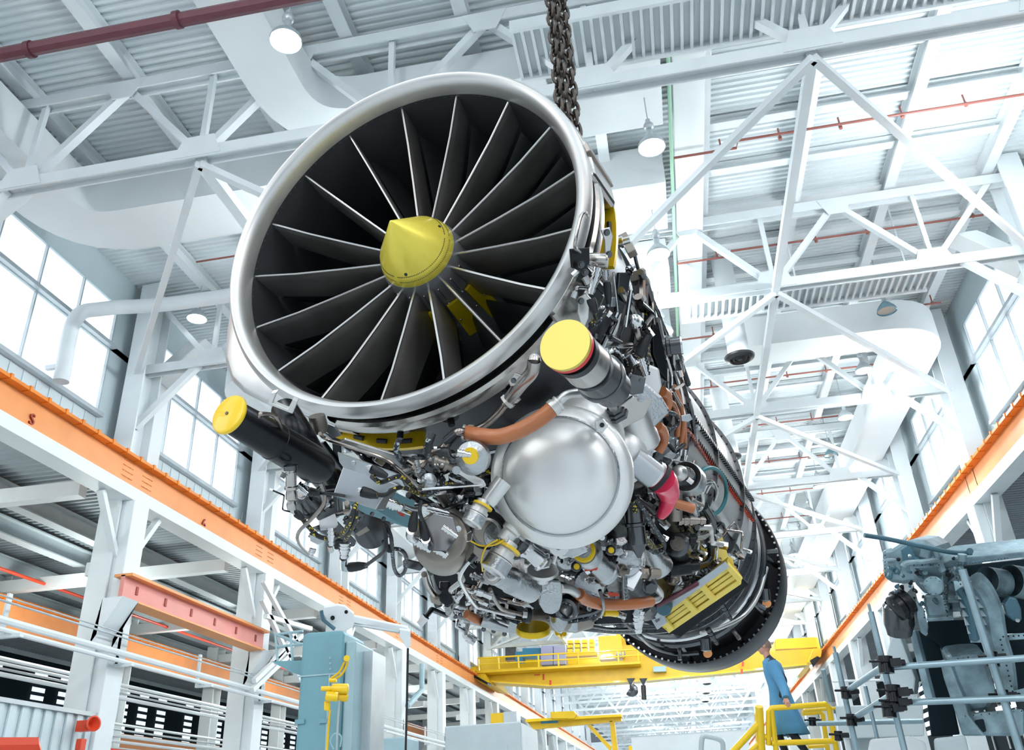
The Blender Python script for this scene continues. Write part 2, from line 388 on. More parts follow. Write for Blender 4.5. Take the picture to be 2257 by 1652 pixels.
g = runway(8.65, 'right', 8.02, 7.28, -4, YE, 'long orange crane girder along the right wall', orange, None, 1)
for side, X, sg in (('left', -12.1, -1), ('right', 8.65, 1)):
    t = thing('support_beam', 'white beam under the orange crane girder on the %s side' % side, 'beam', V(X, -4, 7.0))
    MB().bb(V(X - .25, -4, 6.98), V(X + .25, YE, 7.27)).build('beam', white, t)
    for k in range(0, 16):
        yy = Y0 + P_ * k
        t = thing('crane_column', 'white box column with V braces under the %s orange crane girder, %s' % (side, near(k)), 'column', V(X, yy, -1.6), 'columns under the %s crane girder' % side)
        MB().bb(V(X - .3, yy - .3, -1.6), V(X + .3, yy + .3, 6.98)).build('shaft', white, t, bev=.02)
        for s2 in (-1, 1):
            if k < 12: MB().bar(V(X, yy + .2 * s2, 5.6), V(X, yy + 1.15 * s2, 6.95), .12, .16, up=(1, 0, 0)).build('knee_brace', white, t)
        MB().bar(V(X, yy, 5.5), V(X + .8 * sg, yy, 5.5), .2, .3).build('tie', white, t)
# left aisle: low roof, columns, second crane girder, glazed back wall
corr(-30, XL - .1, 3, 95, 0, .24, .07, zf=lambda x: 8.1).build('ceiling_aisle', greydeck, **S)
MB().bb(V(-30, 3, 7.9), V(-30.2, 95, 9)).bb(V(-30, 3, -1.6), V(-30.2, 95, 1.0)).build('wall_aisle', siding, **S)
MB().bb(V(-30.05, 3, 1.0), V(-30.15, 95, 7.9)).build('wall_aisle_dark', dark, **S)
for k, (x, z_, lab) in enumerate(((-15.8, 7.75, 'first grey-white roof beam inside the left aisle'), (-17.6, 7.75, 'second grey-white roof beam inside the left aisle'), (-20, 7.7, 'white beam over the aisle columns'), (-22.5, 7.75, 'roof beam behind the aisle columns'), (-25.2, 7.75, 'roof beam deepest in the left aisle'))):
    MB().ibeam(V(x, 3, z_), V(x, 90, z_), .5, .35, .04).build('aisle_beam', greym, None, at=tuple(V(x, 3, z_)), label=lab, category='beam', group='aisle roof beams')
for k in range(11):
    yy = Y0 + P_ * k - 1.3
    t = thing('aisle_column', 'white column inside the left aisle carrying the far orange girder, ' + near(k), 'column', V(-20.2, yy, -1.6), 'columns inside the left aisle')
    MB().ibeam(V(-20.2, yy, -1.6), V(-20.2, yy, 7.5), .7, .5, .05, up=(0, 1, 0)).build('shaft', white, t)
    MB().bar(V(-20.2, yy, 7.0), V(-12.9, yy + .6, 7.2), .3, .35).build('cross_beam', white, t)
    # glazing strips of the back wall
    for j in range(3):
        a = yy + 1.0 + j * 1.9
        wn = MB()
        for m_ in range(7): wn.bb(V(-29.98, a, 5.0 + .36 * m_), V(-30.0, a + .9, 5.2 + .36 * m_))
        wn.build('window_%d' % (200 + k * 3 + j), pane, **S)
runway(-19.6, 'aisle', 6.6, 5.7, 3, 85, 'far orange crane girder inside the left aisle', orange, None, -1)
runway(-27.5, 'aisle', 4.6, 3.9, 3, 85, 'low orange girder against the dark back wall of the aisle', orange, None, -1)
# right aisle
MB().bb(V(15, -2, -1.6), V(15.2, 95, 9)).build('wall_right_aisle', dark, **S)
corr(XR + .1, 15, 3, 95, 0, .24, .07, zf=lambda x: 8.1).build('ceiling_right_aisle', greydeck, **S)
for k in range(40):
    yy = 14 + 1.1 * k
    MB().bb(V(14.9, yy, 2.), V(14.95, yy + .1, 7)).build('trim_%d' % k, white, **S) if k % 2 == 0 else None
for k in range(10):
    wn = MB(); yy = 17 + 6.9 * k
    for m_ in range(6): wn.bb(V(14.86, yy, 3.6 + .5 * m_), V(14.9, yy + 2.8, 3.85 + .5 * m_))
    wn.build('window_%d' % (300 + k), pane, **S)
# far end
MB().bb(V(-32, YE, -1.6), V(24, YE + .3, 14)).build('wall_far', siding, **S)
MB().bb(V(-14, YE - .1, 1), V(10, YE - .05, 12)).build('window_400', pane, **S)
# the wide flat duct along the hall, and duct runs on the left
MB().bb(V(1.33, 4, 12.35), V(1.95, YE, 13.0)).build('ceiling_duct', white2, None, at=tuple(V(1.6, 4, 12.3)), label='wide flat white duct running down the hall above the pendant lamps', category='duct', bev=.02)
def duct_path(name, lab, pts, w_, h):
    # rectangular duct swept through points in a horizontal plane, corners rounded
    mb = MB(); P = [Vector(p) for p in pts]; Q = []
    for i, p in enumerate(P):
        if 0 < i < len(P) - 1:
            a = p + (P[i - 1] - p).normalized() * 1.3; b_ = p + (P[i + 1] - p).normalized() * 1.3
            for k in range(9): t = k / 8; Q.append(a * (1 - t) ** 2 + p * 2 * t * (1 - t) + b_ * t * t)
        else: Q.append(p)
    vs = []; fs = []; up = Vector((0, 0, 1))
    for i, p in enumerate(Q):
        t = (Q[min(i + 1, len(Q) - 1)] - Q[max(i - 1, 0)]).normalized(); s_ = t.cross(up).normalized()
        vs += [p + s_ * w_ / 2 - up * h / 2, p - s_ * w_ / 2 - up * h / 2, p - s_ * w_ / 2 + up * h / 2, p + s_ * w_ / 2 + up * h / 2]
    for i in range(len(Q) - 1):
        for k in range(4): fs.append((4 * i + k, 4 * i + (k + 1) % 4, 4 * i + 4 + (k + 1) % 4, 4 * i + 4 + k))
    fs += [(0, 3, 2, 1), tuple(4 * (len(Q) - 1) + k for k in range(4))]
    mb.add(vs, fs, True); return mb.build(name, white2, None, ang=40, at=tuple(P[0]), label=lab, category='duct')
duct_path('air_duct', 'big white rectangular duct sweeping round a bend at the upper left', [V(-11.4, 4.5, 11.9), V(-11.4, 12.9, 11.9), V(-1.4, 12.9, 11.9)], 1.3, .9)
duct_path('air_duct', 'wide white duct with a curved elbow beside the bright lamp', [V(-5.6, 4, 11.9), V(-5.6, 11.2, 11.9), V(-1.0, 11.2, 11.9)], .95, .8)
duct_path('air_duct', 'white duct turning along the left wall behind the truss', [V(-4.5, 19.8, 11.8), V(-11.58, 19.8, 11.8), V(-11.58, 60, 11.8)], .85, .9)
duct_path('air_duct', 'white duct bending along the right wall windows', [V(3.0, 21.9, 11.7), V(7.85, 21.9, 11.7), V(7.85, 100, 11.7)], 1.2, .9)
for k, yy in enumerate([Y0 + P_ * j + .9 for j in range(8)]):
    for sg, X, side in ((-1, -12.6, 'left'), (1, 9.1, 'right')):
        t = MB()
        t.bb(V(X - .25, yy - .3, 8.2), V(X + .25, yy + .3, 10.6)).hexa([V(X - .25, yy - .3, 10.6), V(X + .25, yy - .3, 10.6), V(X + .25, yy + .3, 10.6), V(X - .25, yy + .3, 10.6), V(X - 1.2 * sg - .25, yy - .3, 11.7), V(X - 1.2 * sg + .25, yy - .3, 11.7), V(X - 1.2 * sg + .25, yy + .3, 11.7), V(X - 1.2 * sg - .25, yy + .3, 11.7)])
        t.build('duct_riser', white2, None, bev=.03, at=tuple(V(X, yy, 8.2)), label='pale box duct rising beside a %s wall column, %s' % (side, near(k)), category='duct', group='duct risers on the %s wall' % side)
# round pipe low on the left truss
MB().tube([V(-12.5, 14.6, 9.0), V(-12.5, 14.6, 10.6), V(-12.0, 14.9, 11.0), V(-10.2, 15.1, 11.0), V(-5, 15.1, 11.0)], .17, 12).bar(V(-12.95, 14.6, 9.4), V(-12.4, 14.6, 9.4), .1, .1).bar(V(-8, 15.1, 11), V(-8, 15.1, 13.1), .03, .03).build('air_pipe', white, None, at=tuple(V(-12.4, 14.6, 9)), label='white round pipe bending down in front of the left windows', category='pipe')
# walkways of ribbed deck hung beside the trusses
def walkway(x0, x1, y0, y1, z, lab):
    t = thing('maintenance_walkway', lab, 'walkway', V(x0, y0, z))
    MB().bb(V(x0, y0, z + .05), V(x1, y1, z + .08)).build('deck', white, t)
    r = MB(); x = x0
    while x < x1: r.bb(V(x, y0, z - .06), V(x + .05, y1, z + .05)); x += .16
    r.build('ribs', white, t)
    for hx in (x0 + .3, (x0 + x1) / 2, x1 - .3): MB().bar(V(hx, y1, z), V(hx, y1, 12.6 if z > 11 else 13.1), .04, .04).build('hanger', white, t)
    MB().bb(V(x0, y0 - .06, z - .1), V(x1, y0, z + .14)).bb(V(x0, y1, z - .1), V(x1, y1 + .06, z + .14)).build('edge_beam', white, t)
walkway(-1.35, 8.5, 9.55, 10.55, 11.35, 'white ribbed walkway deck crossing the top right of the picture')
walkway(1.2, 6.9, 17.5, 18.4, 10.7, 'white ribbed walkway deck beside the second truss')
# sprinkler and service pipes
def pipe(name, lab, m, pts, r, grp=None, stubs=0):
    t = MB().tube(pts, r, 8, sub=1)
    if stubs:
        a, b_ = Vector(pts[0]), Vector(pts[-1])
        for k in range(stubs):
            p = a.lerp(b_, (k + .82) / stubs); t.cyl(p, p + Vector((0, 0, .28)), r * .7, n=6).cyl(p + Vector((.0, 0, -.02)), p + Vector((0, 0, .06)), r * 1.4, n=6)
    return t.build(name, m, None, at=tuple(Vector(pts[0])), label=lab, category='pipe', group=grp)
pipe('drain_pipe', 'thick maroon pipe crossing the top left corner', maroon, [V(-12.0, 7.92, 11.0), V(-1.5, 7.98, 11.0)], .11)
cl = MB()
for x in (-8.75, -6.25): cl.cyl(V(x, 7.945, 11.0), V(x + .09, 7.945, 11.0), .135, n=14)
cl.build('pipe_coupling', maroon, None, at=tuple(V(-9.4, 8.58, 11.9)), label='raised couplings on the thick maroon pipe', category='pipe fitting')
ys = [(14.6, 'nearest'), (18.65, 'second nearest'), (22.7, 'third nearest'), (26.2, 'fourth nearest'), (30.1, 'fifth nearest'), (34, 'sixth nearest'), (38, 'seventh nearest'), (42, 'eighth nearest')]
for y, o_ in ys:
    pipe('sprinkler_pipe', 'thin rust-red sprinkler pipe under the right roof deck, ' + o_, rustp, [V(1.3, y * .98, 12.25), V(2.6, y * .98, 12.25), V(2.62, y * .98 - .22, 12.25), V(8.5, y * .98 - .22, 12.25)], .028, 'sprinkler pipes', 6)
pipe('sprinkler_pipe', 'thin dark red sprinkler pipe at the left behind the engine', rustp, [V(-9, 13.6, 10.9), V(-1, 13.6, 10.9)], .02, 'sprinkler pipes', 3)
pipe('sprinkler_pipe', 'thin red sprinkler pipe above the left wall, top corner', rustp, [V(-12.5, 7.2, 12.4), V(-6, 7.2, 12.4)], .02, 'sprinkler pipes', 3)
pipe('sprinkler_main', 'pale green pipe running down the hall beside the flat duct', greenish, [V(1.25, 8, 12.2), V(1.25, 60, 12.2)], .04)
# ceiling openings with pale duct boxes left of the flat duct
for k in range(16):
    yy = 11.4 + 3.45 * k
    MB().hexa([V(-.9, yy, 12.1), V(1.1, yy, 12.1), V(1.1, yy + 1.7, 12.1), V(-.9, yy + 1.7, 12.1), V(-.9, yy - .3, 12.9), V(1.1, yy - .3, 12.9), V(1.1, yy + 2.1, 12.9), V(-.9, yy + 2.1, 12.9)]).build('duct_hood', white2, None, bev=.02, at=tuple(V(0, yy, 12.1)), label='pale boxy duct hood left of the wide flat duct, ' + near(k), category='duct', group='duct hoods left of the flat duct')
# pendant lamps
def lamp(loc, lab, lit=True, grp=None, first={}):
    key = lit
    key = (lit, grp)
    if key in first: 
        c = copy_tree(first[key], loc, lab); c['group'] = grp; return c
    t = thing('pendant_lamp', lab, 'lamp', loc, grp); L = Vector(loc)
    MB().lathe(L, (0, 0, 1), [(0, .25), (.03, .255), (.1, .23), (.24, .12), (.27, .09), (.26, .08), (.1, .22), (.01, .24)], 24).build('shade', lampoff if not lit else steel, t)
    MB().lathe(L + Vector((0, 0, .03)), (0, 0, 1), [(0, 0), (0, .235), (.03, .235), (.03, 0)], 20).build('lens', lampg if lit else lampoff, t)
    MB().cyl(L + Vector((0, 0, .26)), L + Vector((0, 0, .42)), .06, n=12).sph(L + Vector((0, 0, .52)), .1, 12).cyl(L + Vector((0, 0, .58)), L + Vector((0, 0, .68)), .05, n=8).build('ballast', steel, t)
    MB().cyl(L + Vector((0, 0, .68)), L + Vector((0, 0, G + (12.1 if 'left of the flat' in grp else 13.12) - L.z if grp != 'aisle lamps' else 1.6)), .012, n=6).build('stem', steel, t)
    first[key] = t; return t
rows = ((-10.9, 13.42, 'left row by the windows', 14), (-4.8, 8.7, 'middle left row', 16), (.76, 12.3, 'row left of the flat duct', 16), (6.6, 20.6, 'right row', 16))
for x, y, nm_, n in rows:
    for k in range(n):
        lit = not ((x == -10.9 and k == 0) or (x == 6.6 and k in (0, 3)))
        if x == -4.8 and 0 < k < 2: continue
        lamp(V(x, y + 3.45 * k, {-10.9: 11.7, -4.8: 11.02, .76: 10.85, 6.6: 11.4}[x]), ('unlit' if not lit else 'glowing') + ' bell-shaped pendant lamp, %s in the %s' % (near(k), nm_), lit, 'pendant lamps, ' + nm_)
for (px, py, lab) in ((88, 1278, 'left of the pair'), (110, 1278, 'right of the pair')):
    p = AX(px, py, -22); lamp(p, 'small glowing lamp under the left aisle roof, ' + lab, True, 'aisle lamps')
lamp(AX(362, 1380, -22), 'small glowing lamp seen below the faded red beam', True, 'aisle lamps')
lamp(AX(798, 1530, -18), 'small glowing lamp right of the blue-grey machine tower', True, 'aisle lamps')
# round air diffusers
for k in range(12):
    p = V(1.79, 14.3 + 3.45 * k * 1.0 + (0 if k == 0 else 0), 7.75); p = V(2.55, 19.6 + 6.9 * k, 10.0)
    t = thing('air_diffuser', 'round white drop duct ending in a black diffuser, ' + near(k) + ' down the hall', 'diffuser', p, 'round air diffusers')
    MB().cyl(p + Vector((0, 0, .08)), p + Vector((0, 0, 3.06)), .27, n=24).build('drop_duct', white, t)
    MB().lathe(p, (0, 0, 1), [(.02, 0), (.0, .05), (.05, .12), (0.0, .15), (.06, .22), (0, .26), (.05, .36), (.1, .38), (.12, .27)], 28).build('diffuser_rings', black, t)
# lamp light down the hall, plus unseen lights added near and behind the lens
for k in range(-2, 13):
    for x in (-4.8, 6.6, .76):
        if k == -1 and x == .76: continue
        y = (13.8 + 10.35 * k if k < 9 else 105 + 22 * (k - 9)) + (3.45 if x == .76 else 0)
        ld = bpy.data.lights.new('lamp_fill_light', 'POINT'); ld.energy = LAMPW * (.45 if k < 0 else 1 if k < 9 else .9); ld.shadow_soft_size = .5; ld.color = (.90, .97, 1.0)
        lo = bpy.data.objects.new('lamp_fill_light', ld); lo.location = V(x, y, 10.1); sc.collection.objects.link(lo)
for k in range(6):  # point lights added to brighten the aisle interior
    ld = bpy.data.lights.new('aisle_light', 'POINT'); ld.energy = LAMPW * .55; ld.shadow_soft_size = .5; ld.color = (.95, 1.0, .95)
    lo = bpy.data.objects.new('aisle_light', ld); lo.location = V(-16.5, 13 + 9 * k, 5.6); sc.collection.objects.link(lo)
# ================================================================ THE JET ENGINE
EA = Vector((.184, .983, 0)).normalized(); ES = Vector((EA.y, -EA.x, 0)); EU = Vector((0, 0, 1))   # axis back, side, up
EO = Vector((-.4675, 1.3895, 1.1258 + G))
def E(a, r, th): return EO + EA * a + (ES * cos(radians(th)) + EU * sin(radians(th))) * r
def EP(a, s, u): return EO + EA * a + ES * s + EU * u
def Spt(px, py, r):
    d = ray(px, py).normalized(); w0 = CAM - EO
    dp = d - EA * d.dot(EA); cp = w0 - EA * w0.dot(EA); A = dp.dot(dp); B = 2 * dp.dot(cp); C_ = cp.dot(cp) - r * r; D_ = B * B - 4 * A * C_
    t = (-B - sqrt(D_)) / 2 / A if D_ > 0 else -B / 2 / A
    return CAM + d * t
def px_(p): return depth(p) / F
engine = thing('jet_engine', 'large silver and black jet engine with yellow nose cone hanging from chains', 'jet engine', tuple(EO))
def C3(v, px=CX, py=CY): return CX_AX * v[0] + CY_AX * v[1] + ray(px, py).normalized() * v[2]
def lab(o, l):
    if l: o['label'] = l
    return o
def tb(name, m, pts, w_, n=10, sub=5, par=None, label=None, **k):
    P = [Spt(*p) for p in pts]; r = w_ / 2 * px_(P[len(P) // 2])
    return lab(MB().tube(P, r, n, sub).build(name, m, par or engine), label)
def la(name, m, c, d, prof, n=28, par=None, label=None, bev=0, smooth=True, ang=35):
    o = Spt(*c); s = px_(o); dv = C3(d, c[0], c[1])
    return lab(MB().lathe(o, dv, [(a * s, r * s) for a, r in prof], n, smooth=smooth).build(name, m, par or engine, ang=ang), label)
def pg(name, m, c, nrm, pts, th, par=None, bev=0, label=None):
    o = Spt(*c); s = px_(o); nv = C3(nrm, c[0], c[1]).normalized(); P = []
    for x, y in pts:
        r = ray(x, y); P.append(CAM + r * ((o - CAM).dot(nv) / r.dot(nv)))
    return lab(MB().poly(P, -nv * th * s).build(name, m, par or engine, bev=bev * s), label)
def bolt(par, c, d, r_, m=None, name='bolt', h=None):
    o = Spt(*c); s = px_(o); dv = C3(d, c[0], c[1]).normalized(); h = h or r_ * .9
    mb = MB().cyl(o, o + dv * r_ * s * .25, r_ * 1.35 * s, n=12).hexn(o, o + dv * h * s, r_ * s)
    return mb.build(name, m or chrome, par)
def conn(c, d, w_, L, par=None, m=None, name='connector'):
    # ribbed electrical connector from c towards d, w_ px wide, L px long
    r = w_ / 2; pr = [(0, 0), (0, r * .8)]; k = 5
    for i in range(k):
        a0 = L * (i / k); a1 = L * ((i + .6) / k); a2 = L * (i + 1) / k; rr = r * (1 if i < 3 else .75)
        pr += [(a0 + .3, rr), (a1, rr), (a1 + .2, rr * .82), (a2, rr * .82)]
    pr += [(L, 0)]
    return la(name, m or chrome, c, d, pr, 16, par)
def boot(c, d, w_, L, par=None): return la('rubber_boot', black, c, d, [(0, 0), (0, w_ * .5), (L * .15, w_ * .56), (L * .6, w_ * .5), (L, w_ * .3), (L, 0)], 14, par)
# ---- revolved shells
MB().lathe(EO, EA, [(.05, .3925), (.022, .395), (.008, .4), (.0, .408), (-.002, .415), (.004, .422), (.016, .427), (.03, .427), (.036, .421), (.036, .41)], 160).build('inlet_lip', rimm, engine)
MB().lathe(EO, EA, [(.045, .3925), (.1, .3925), (.3, .388), (.46, .386), (.46, .40), (.045, .405)], 128).build('inlet_wall', duct_in, engine)
MB().lathe(EO, EA, [(.03, .406), (.05, .406), (.06, .410), (.1, .405), (.2, .402), (.5, .398), (.51, .41), (.53, .41), (.54, .385), (1.2, .372), (1.25, .385)], 128).build('front_case', blk, engine)
MB().lathe(EO, EA, [(.058, .405), (.058, .424), (.064, .431), (.078, .4335), (.095, .432), (.102, .425), (.104, .405)], 128).build('manifold_ring', ti, engine)
core = MB().lathe(EO, EA, [(.3, .39), (.55, .392), (.9, .385), (1.2, .383), (1.6, .415), (1.95, .442), (2.35, .43), (2.5, .402), (3.4, .385)], 128).build('bypass_duct', abm, engine)
for a, r in ((.56, .40), (.72, .40), (.90, .40), (1.16, .395), (1.52, .42), (1.93, .452), (2.38, .44), (2.62, .408), (2.95, .402)):
    f_ = MB().ring(EO, EA, a, a + .012, r - .02, r + .012, 96)
    for k in range(72):
        t = 5 * k; p = E(a - .008, r, t); f_.cyl(p, p + EA * .028, .005, n=6)
    f_.build('flange', gun, engine)
# hinge rows along the lower right flank
vs = []; fs = []
for i in range(12):
    a = 1.12 + .1 * i; r = .39 + max(0, a - 1.2) * .075
    for j in range(9): vs.append(E(a, min(r, .452) + .004, -30 + 6 * j))
for i in range(11):
    for j in range(8): fs.append((9 * i + j, 9 * i + j + 1, 9 * i + 10 + j, 9 * i + 9 + j))
fp = MB().add(vs, fs, True).build('flank_panel', rimm, engine); fp.modifiers.new('s', 'SOLIDIFY').thickness = .004
for th, r0, mm_ in ((-3, .0, gun), (-12, 1, redp)):
    h = MB()
    for k in range(46):
        a = 1.14 + .022 * k; r = .39 + max(0, a - 1.2) * .075 + .009
        h.box(E(a, r, th), (.011, .012, .018), (EA, E(0, 1, th + 90) - EO, E(0, 1, th) - EO))
    h.build('hinge_row', gun, engine)
    if r0:
        h = MB()
        for k in range(46): a = 1.151 + .022 * k; r = .39 + max(0, a - 1.2) * .075 + .007; h.box(E(a, r, th - .6), (.008, .014, .012), (EA, E(0, 1, th + 90) - EO, E(0, 1, th) - EO))
        h.build('hinge_seal', redp, engine)
MB().lathe(EO, EA, [(3.16, .462), (3.15, .474), (3.17, .482), (3.3, .486), (3.42, .484), (3.44, .475), (3.42, .466), (3.42, .38), (3.41, .38), (3.41, .464), (3.16, .462)], 128).build('nozzle_shroud', nozm, engine)
st = MB()
for k in range(90):
    st.cyl(E(3.147, .470, 4 * k), E(3.156, .470, 4 * k), .006, n=6)
st.build('shroud_rivets', chrome, engine)
for t in (-95, -60, -38, -5):
    tip = E(3.2, .45, t)
    MB().tube([E(2.86, .41, t), E(2.95, .415, t), tip], .012, 8).cyl(E(2.9, .43, t), E(2.9, .43, t) + (E(0, 1, t) - EO) * .06, .01, n=8).build('actuator_rod', gun, engine)
MB().tube([E(2.78, .418, t) for t in range(-150, 60, 6)], .009, 8, 2).build('fuel_ring_pipe', chrome, engine)
MB().tube([E(2.86, .43, t) for t in range(-140, 60, 6)], .013, 8, 2).build('fuel_ring_pipe', gun, engine)
for k in range(16):   # nozzle petals
    t = 22.5 * k
    MB().hexa([E(3.36, .36, t - 10.8), E(3.36, .36, t + 10.8), E(3.36, .38, t + 10.8), E(3.36, .38, t - 10.8), E(3.75, .29, t - 10.8), E(3.75, .29, t + 10.8), E(3.75, .31, t + 10.8), E(3.75, .31, t - 10.8)]).build('nozzle_petal', gun, engine)
# ---- spinner
cone = MB().lathe(EO, EA, [(-.021, 0), (-.019, .003), (.08, .0815), (.098, .0885), (.106, .0885), (.108, 0)], 96).build('nose_cone', coney, engine)
hh = MB()
for row, (a, r) in enumerate(((.077, .0795), (.089, .0848))):
    for k in range(120):
        if k % 40 in (0, 1): continue
        t = 3 * k + 1.5 * row; n_ = (E(0, 1, t) - EO - EA * .9).normalized(); p = E(a, r, t); hh.cyl(p - n_ * .001, p + n_ * .0008, .0011, n=6)
hh.build('vent_holes', black, cone)
for t in (22, -98, 142):
    p = E(.072, .0752, t); n_ = (E(0, 1, t) - EO - EA * .9).normalized(); MB().cyl(p - n_ * .001, p + n_ * .001, .0036, n=12).build('puller_hole', black, cone)
MB().lathe(EO, EA, [(.104, .0), (.104, .089), (.12, .094), (.2, .108), (.3, .142), (.34, .155), (.5, .17), (.5, 0)], 96).build('fan_hub', hubm, engine)
rv = MB()
for k in range(51):
    t = 360 / 51 * k + 3
    if k % 3 == 0: continue
    for j in range(3):
        a = .135 + .045 * j; r = .0965 + .012 * j + (.008 if j == 2 else 0); p = E(a, r, t); rv.sph(p, .0028, 6)
    rv.tube([E(.135, .0985, t), E(.18, .105, t)], .0006, 4, 1)
rv.build('hub_rivets', chrome, engine)
pads = MB()
for t0 in (-35, -63, -88):
    o = MB(); vs = []; fs = []
    for i in range(9):
        t = t0 - 8 + 2 * i
        for (a, r) in ((.18, .108), (.285, .125), (.285, .137), (.18, .115)): vs.append(E(a, r, t))
    for i in range(8):
        for k in range(4): fs.append((4 * i + k, 4 * i + (k + 1) % 4, 4 * i + 4 + (k + 1) % 4, 4 * i + 4 + k))
    fs += [(0, 1, 2, 3), (32, 33, 34, 35)]
    o.add(vs, fs).build('blade_pad', padly, engine)['label'] = 'ribbed yellow protective pad between fan blades'
# ---- inlet guide vanes: leading strut plus movable flap
NV = 17
for k in range(NV):
    t = 50.3 + 360 / NV * k
    rad = (E(0, 1, t) - EO); tan_ = (E(0, 1, t + 90) - EO)
    def sect(r, a0, ch, th_, tw, n=9):
        pts = []
        c_ = EA * cos(radians(tw)) + tan_ * sin(radians(tw)); q = tan_ * cos(radians(tw)) - EA * sin(radians(tw))
        base = EO + rad * r + EA * a0
        for i in range(n): s = i / (n - 1); pts.append(base + c_ * ch * s + q * th_ * (sqrt(max(0, min(1, s / .12))) * (1 - .55 * s)) / 2)
        for i in range(n - 2, 0, -1): s = i / (n - 1); pts.append(base + c_ * ch * s - q * th_ * (sqrt(max(0, min(1, s / .12))) * (1 - .55 * s)) / 2)
        return pts
    vn = MB(); secs = [sect(.088, .118, .125, .011, 2), sect(.2, .098, .108, .009, 2), sect(.3, .078, .095, .008, 2), sect(.3935, .052, .085, .0075, 2)]
    m_ = len(secs[0]); vs = [p for s in secs for p in s]; fs = []
    for i in range(3):
        for j in range(m_): fs.append((i * m_ + j, i * m_ + (j + 1) % m_, (i + 1) * m_ + (j + 1) % m_, (i + 1) * m_ + j))
    v_ = vn.add(vs, fs, True).build('guide_vane', vanem, engine, ang=50)
    MB().tube([EO + rad * .087 + EA * .1185, EO + rad * .2 + EA * .0985, EO + rad * .3 + EA * .0785, EO + rad * .393 + EA * .0525], .0030, 8, 1).build('leading_edge', vedge, v_)
    MB().cyl(EO + rad * .07 + EA * .128, EO + rad * .094 + EA * .123, .011, .006, 12).build('root_fillet', rimm, v_)
    fl = MB(); secs = [sect(.10, .25, .11, .008, -16), sect(.2, .212, .11, .007, -18), sect(.3, .18, .105, .006, -20), sect(.386, .145, .10, .006, -22)]
    vs = [p for s in secs for p in s]
    fl.add(vs, fs, True).build('vane_flap', flapm, engine, ang=50)
for k in range(26):
    t = 360 / 26 * k; rad = (E(0, 1, t) - EO); tan_ = (E(0, 1, t + 90) - EO)
    P = []
    for r, tw, ch in ((.16, 25, .10), (.28, 45, .10), (.384, 58, .11)):
        c_ = EA * cos(radians(tw)) + tan_ * sin(radians(tw)); b0 = EO + rad * r + EA * .42
        P += [b0 - c_ * ch / 2, b0 + c_ * ch / 2]
    q = tan_ * .003
    MB().add(P + [p + q for p in P], [(0, 1, 3, 2), (2, 3, 5, 4), (6, 8, 9, 7), (8, 10, 11, 9), (0, 2, 8, 6), (2, 4, 10, 8), (1, 7, 9, 3), (3, 9, 11, 5)]).build('fan_blade', gun, engine)
MB().lathe(EO, EA, [(.5, 0), (.5, .389), (.52, .389)], 64).build('fan_backing_disc', black, engine)  # plain black disc closing the view behind the fan blades
# ---- yellow flange ring with slots
for t0_, t1_, ns in ((-126, -92, 4), (-16, 52, 8)):
    vs = []; fs = []; n_ = (t1_ - t0_) // 2; ths = [t0_ + 2 * i for i in range(n_ + 1)]
    for t in ths:
        for (a, r) in ((.165, .395), (.165, .438), (.178, .438), (.178, .395)): vs.append(E(a, r, t))
    for i in range(n_):
        for k in range(4): fs.append((4 * i + k, 4 * i + (k + 1) % 4, 4 * i + 4 + (k + 1) % 4, 4 * i + 4 + k))
    fs += [(0, 1, 2, 3), tuple(4 * n_ + k for k in range(4))]
    yr = MB().add(vs, fs).build('guard_ring', yring, engine); yr['label'] = 'yellow protective guard ring segment with oval slots'
    for k in range(ns):
        t = t0_ + 5 + 8 * k; MB().tube([E(.1645, .423, t + s) for s in (-1.6, -.8, 0, .8, 1.6)], .0055, 8, 2).build('slot', black, yr)
# ---- casing panels on the right and lower left of the inlet
def shell(name, m, a0, a1, r0, r1, t0, t1, parent=None, label=None, thick=.03, n=14, bev=.006):
    vs = []; fs = []
    for i in range(n + 1):
        t = t0 + (t1 - t0) * i / n
        for (a, r) in ((a0, r0 - thick), (a0, r0), (a1, r1), (a1, r1 - thick)): vs.append(E(a, r, t))
    for i in range(n):
        for k in range(4): fs.append((4 * i + k, 4 * i + (k + 1) % 4, 4 * i + 4 + (k + 1) % 4, 4 * i + 4 + k))
    fs += [(0, 1, 2, 3), tuple(4 * n + k for k in range(4))]
    return lab(MB().add(vs, fs, False).build(name, m, parent or engine, bev=bev), label)
shell('case_panel', ti, .035, .158, .432, .446, 2, 40, bev=.010)
shell('case_panel', ti, .03, .15, .43, .45, -42, -24, bev=.012)
shell('case_strap', brz, .03, .162, .437, .450, 10, 13)
shell('case_panel', ti, .02, .14, .432, .438, 40, 95, bev=.008)
vs = []; fs = []; prof_ = [(-182, .435), (-174, .446), (-165, .462), (-156, .482), (-149, .487), (-143, .478), (-136, .462), (-128, .447), (-120, .438), (-112, .432)]
for t, r in prof_: vs += [E(.03, .424, t), E(.034, max(.43, r - .012), t), E(.044, r, t), E(.15, r - .01, t), E(.16, .40, t)]
for i in range(len(prof_) - 1):
    for k in range(4): fs.append((5 * i + k, 5 * i + k + 1, 5 * i + 6 + k, 5 * i + 5 + k))
MB().add(vs, fs, True).build('inlet_fairing', rimm, engine, ang=60)
# ---- clips round the manifold
for t in (-80, -62, -48, -95): 
    p = E(.11, .405, t); n_ = E(0, 1, t) - EO
    MB().cyl(p, p + n_ * .018, .022, .018, 20).cyl(p + n_ * .01, p + n_ * .035, .007, n=6).build('stud_pad', blk, engine)
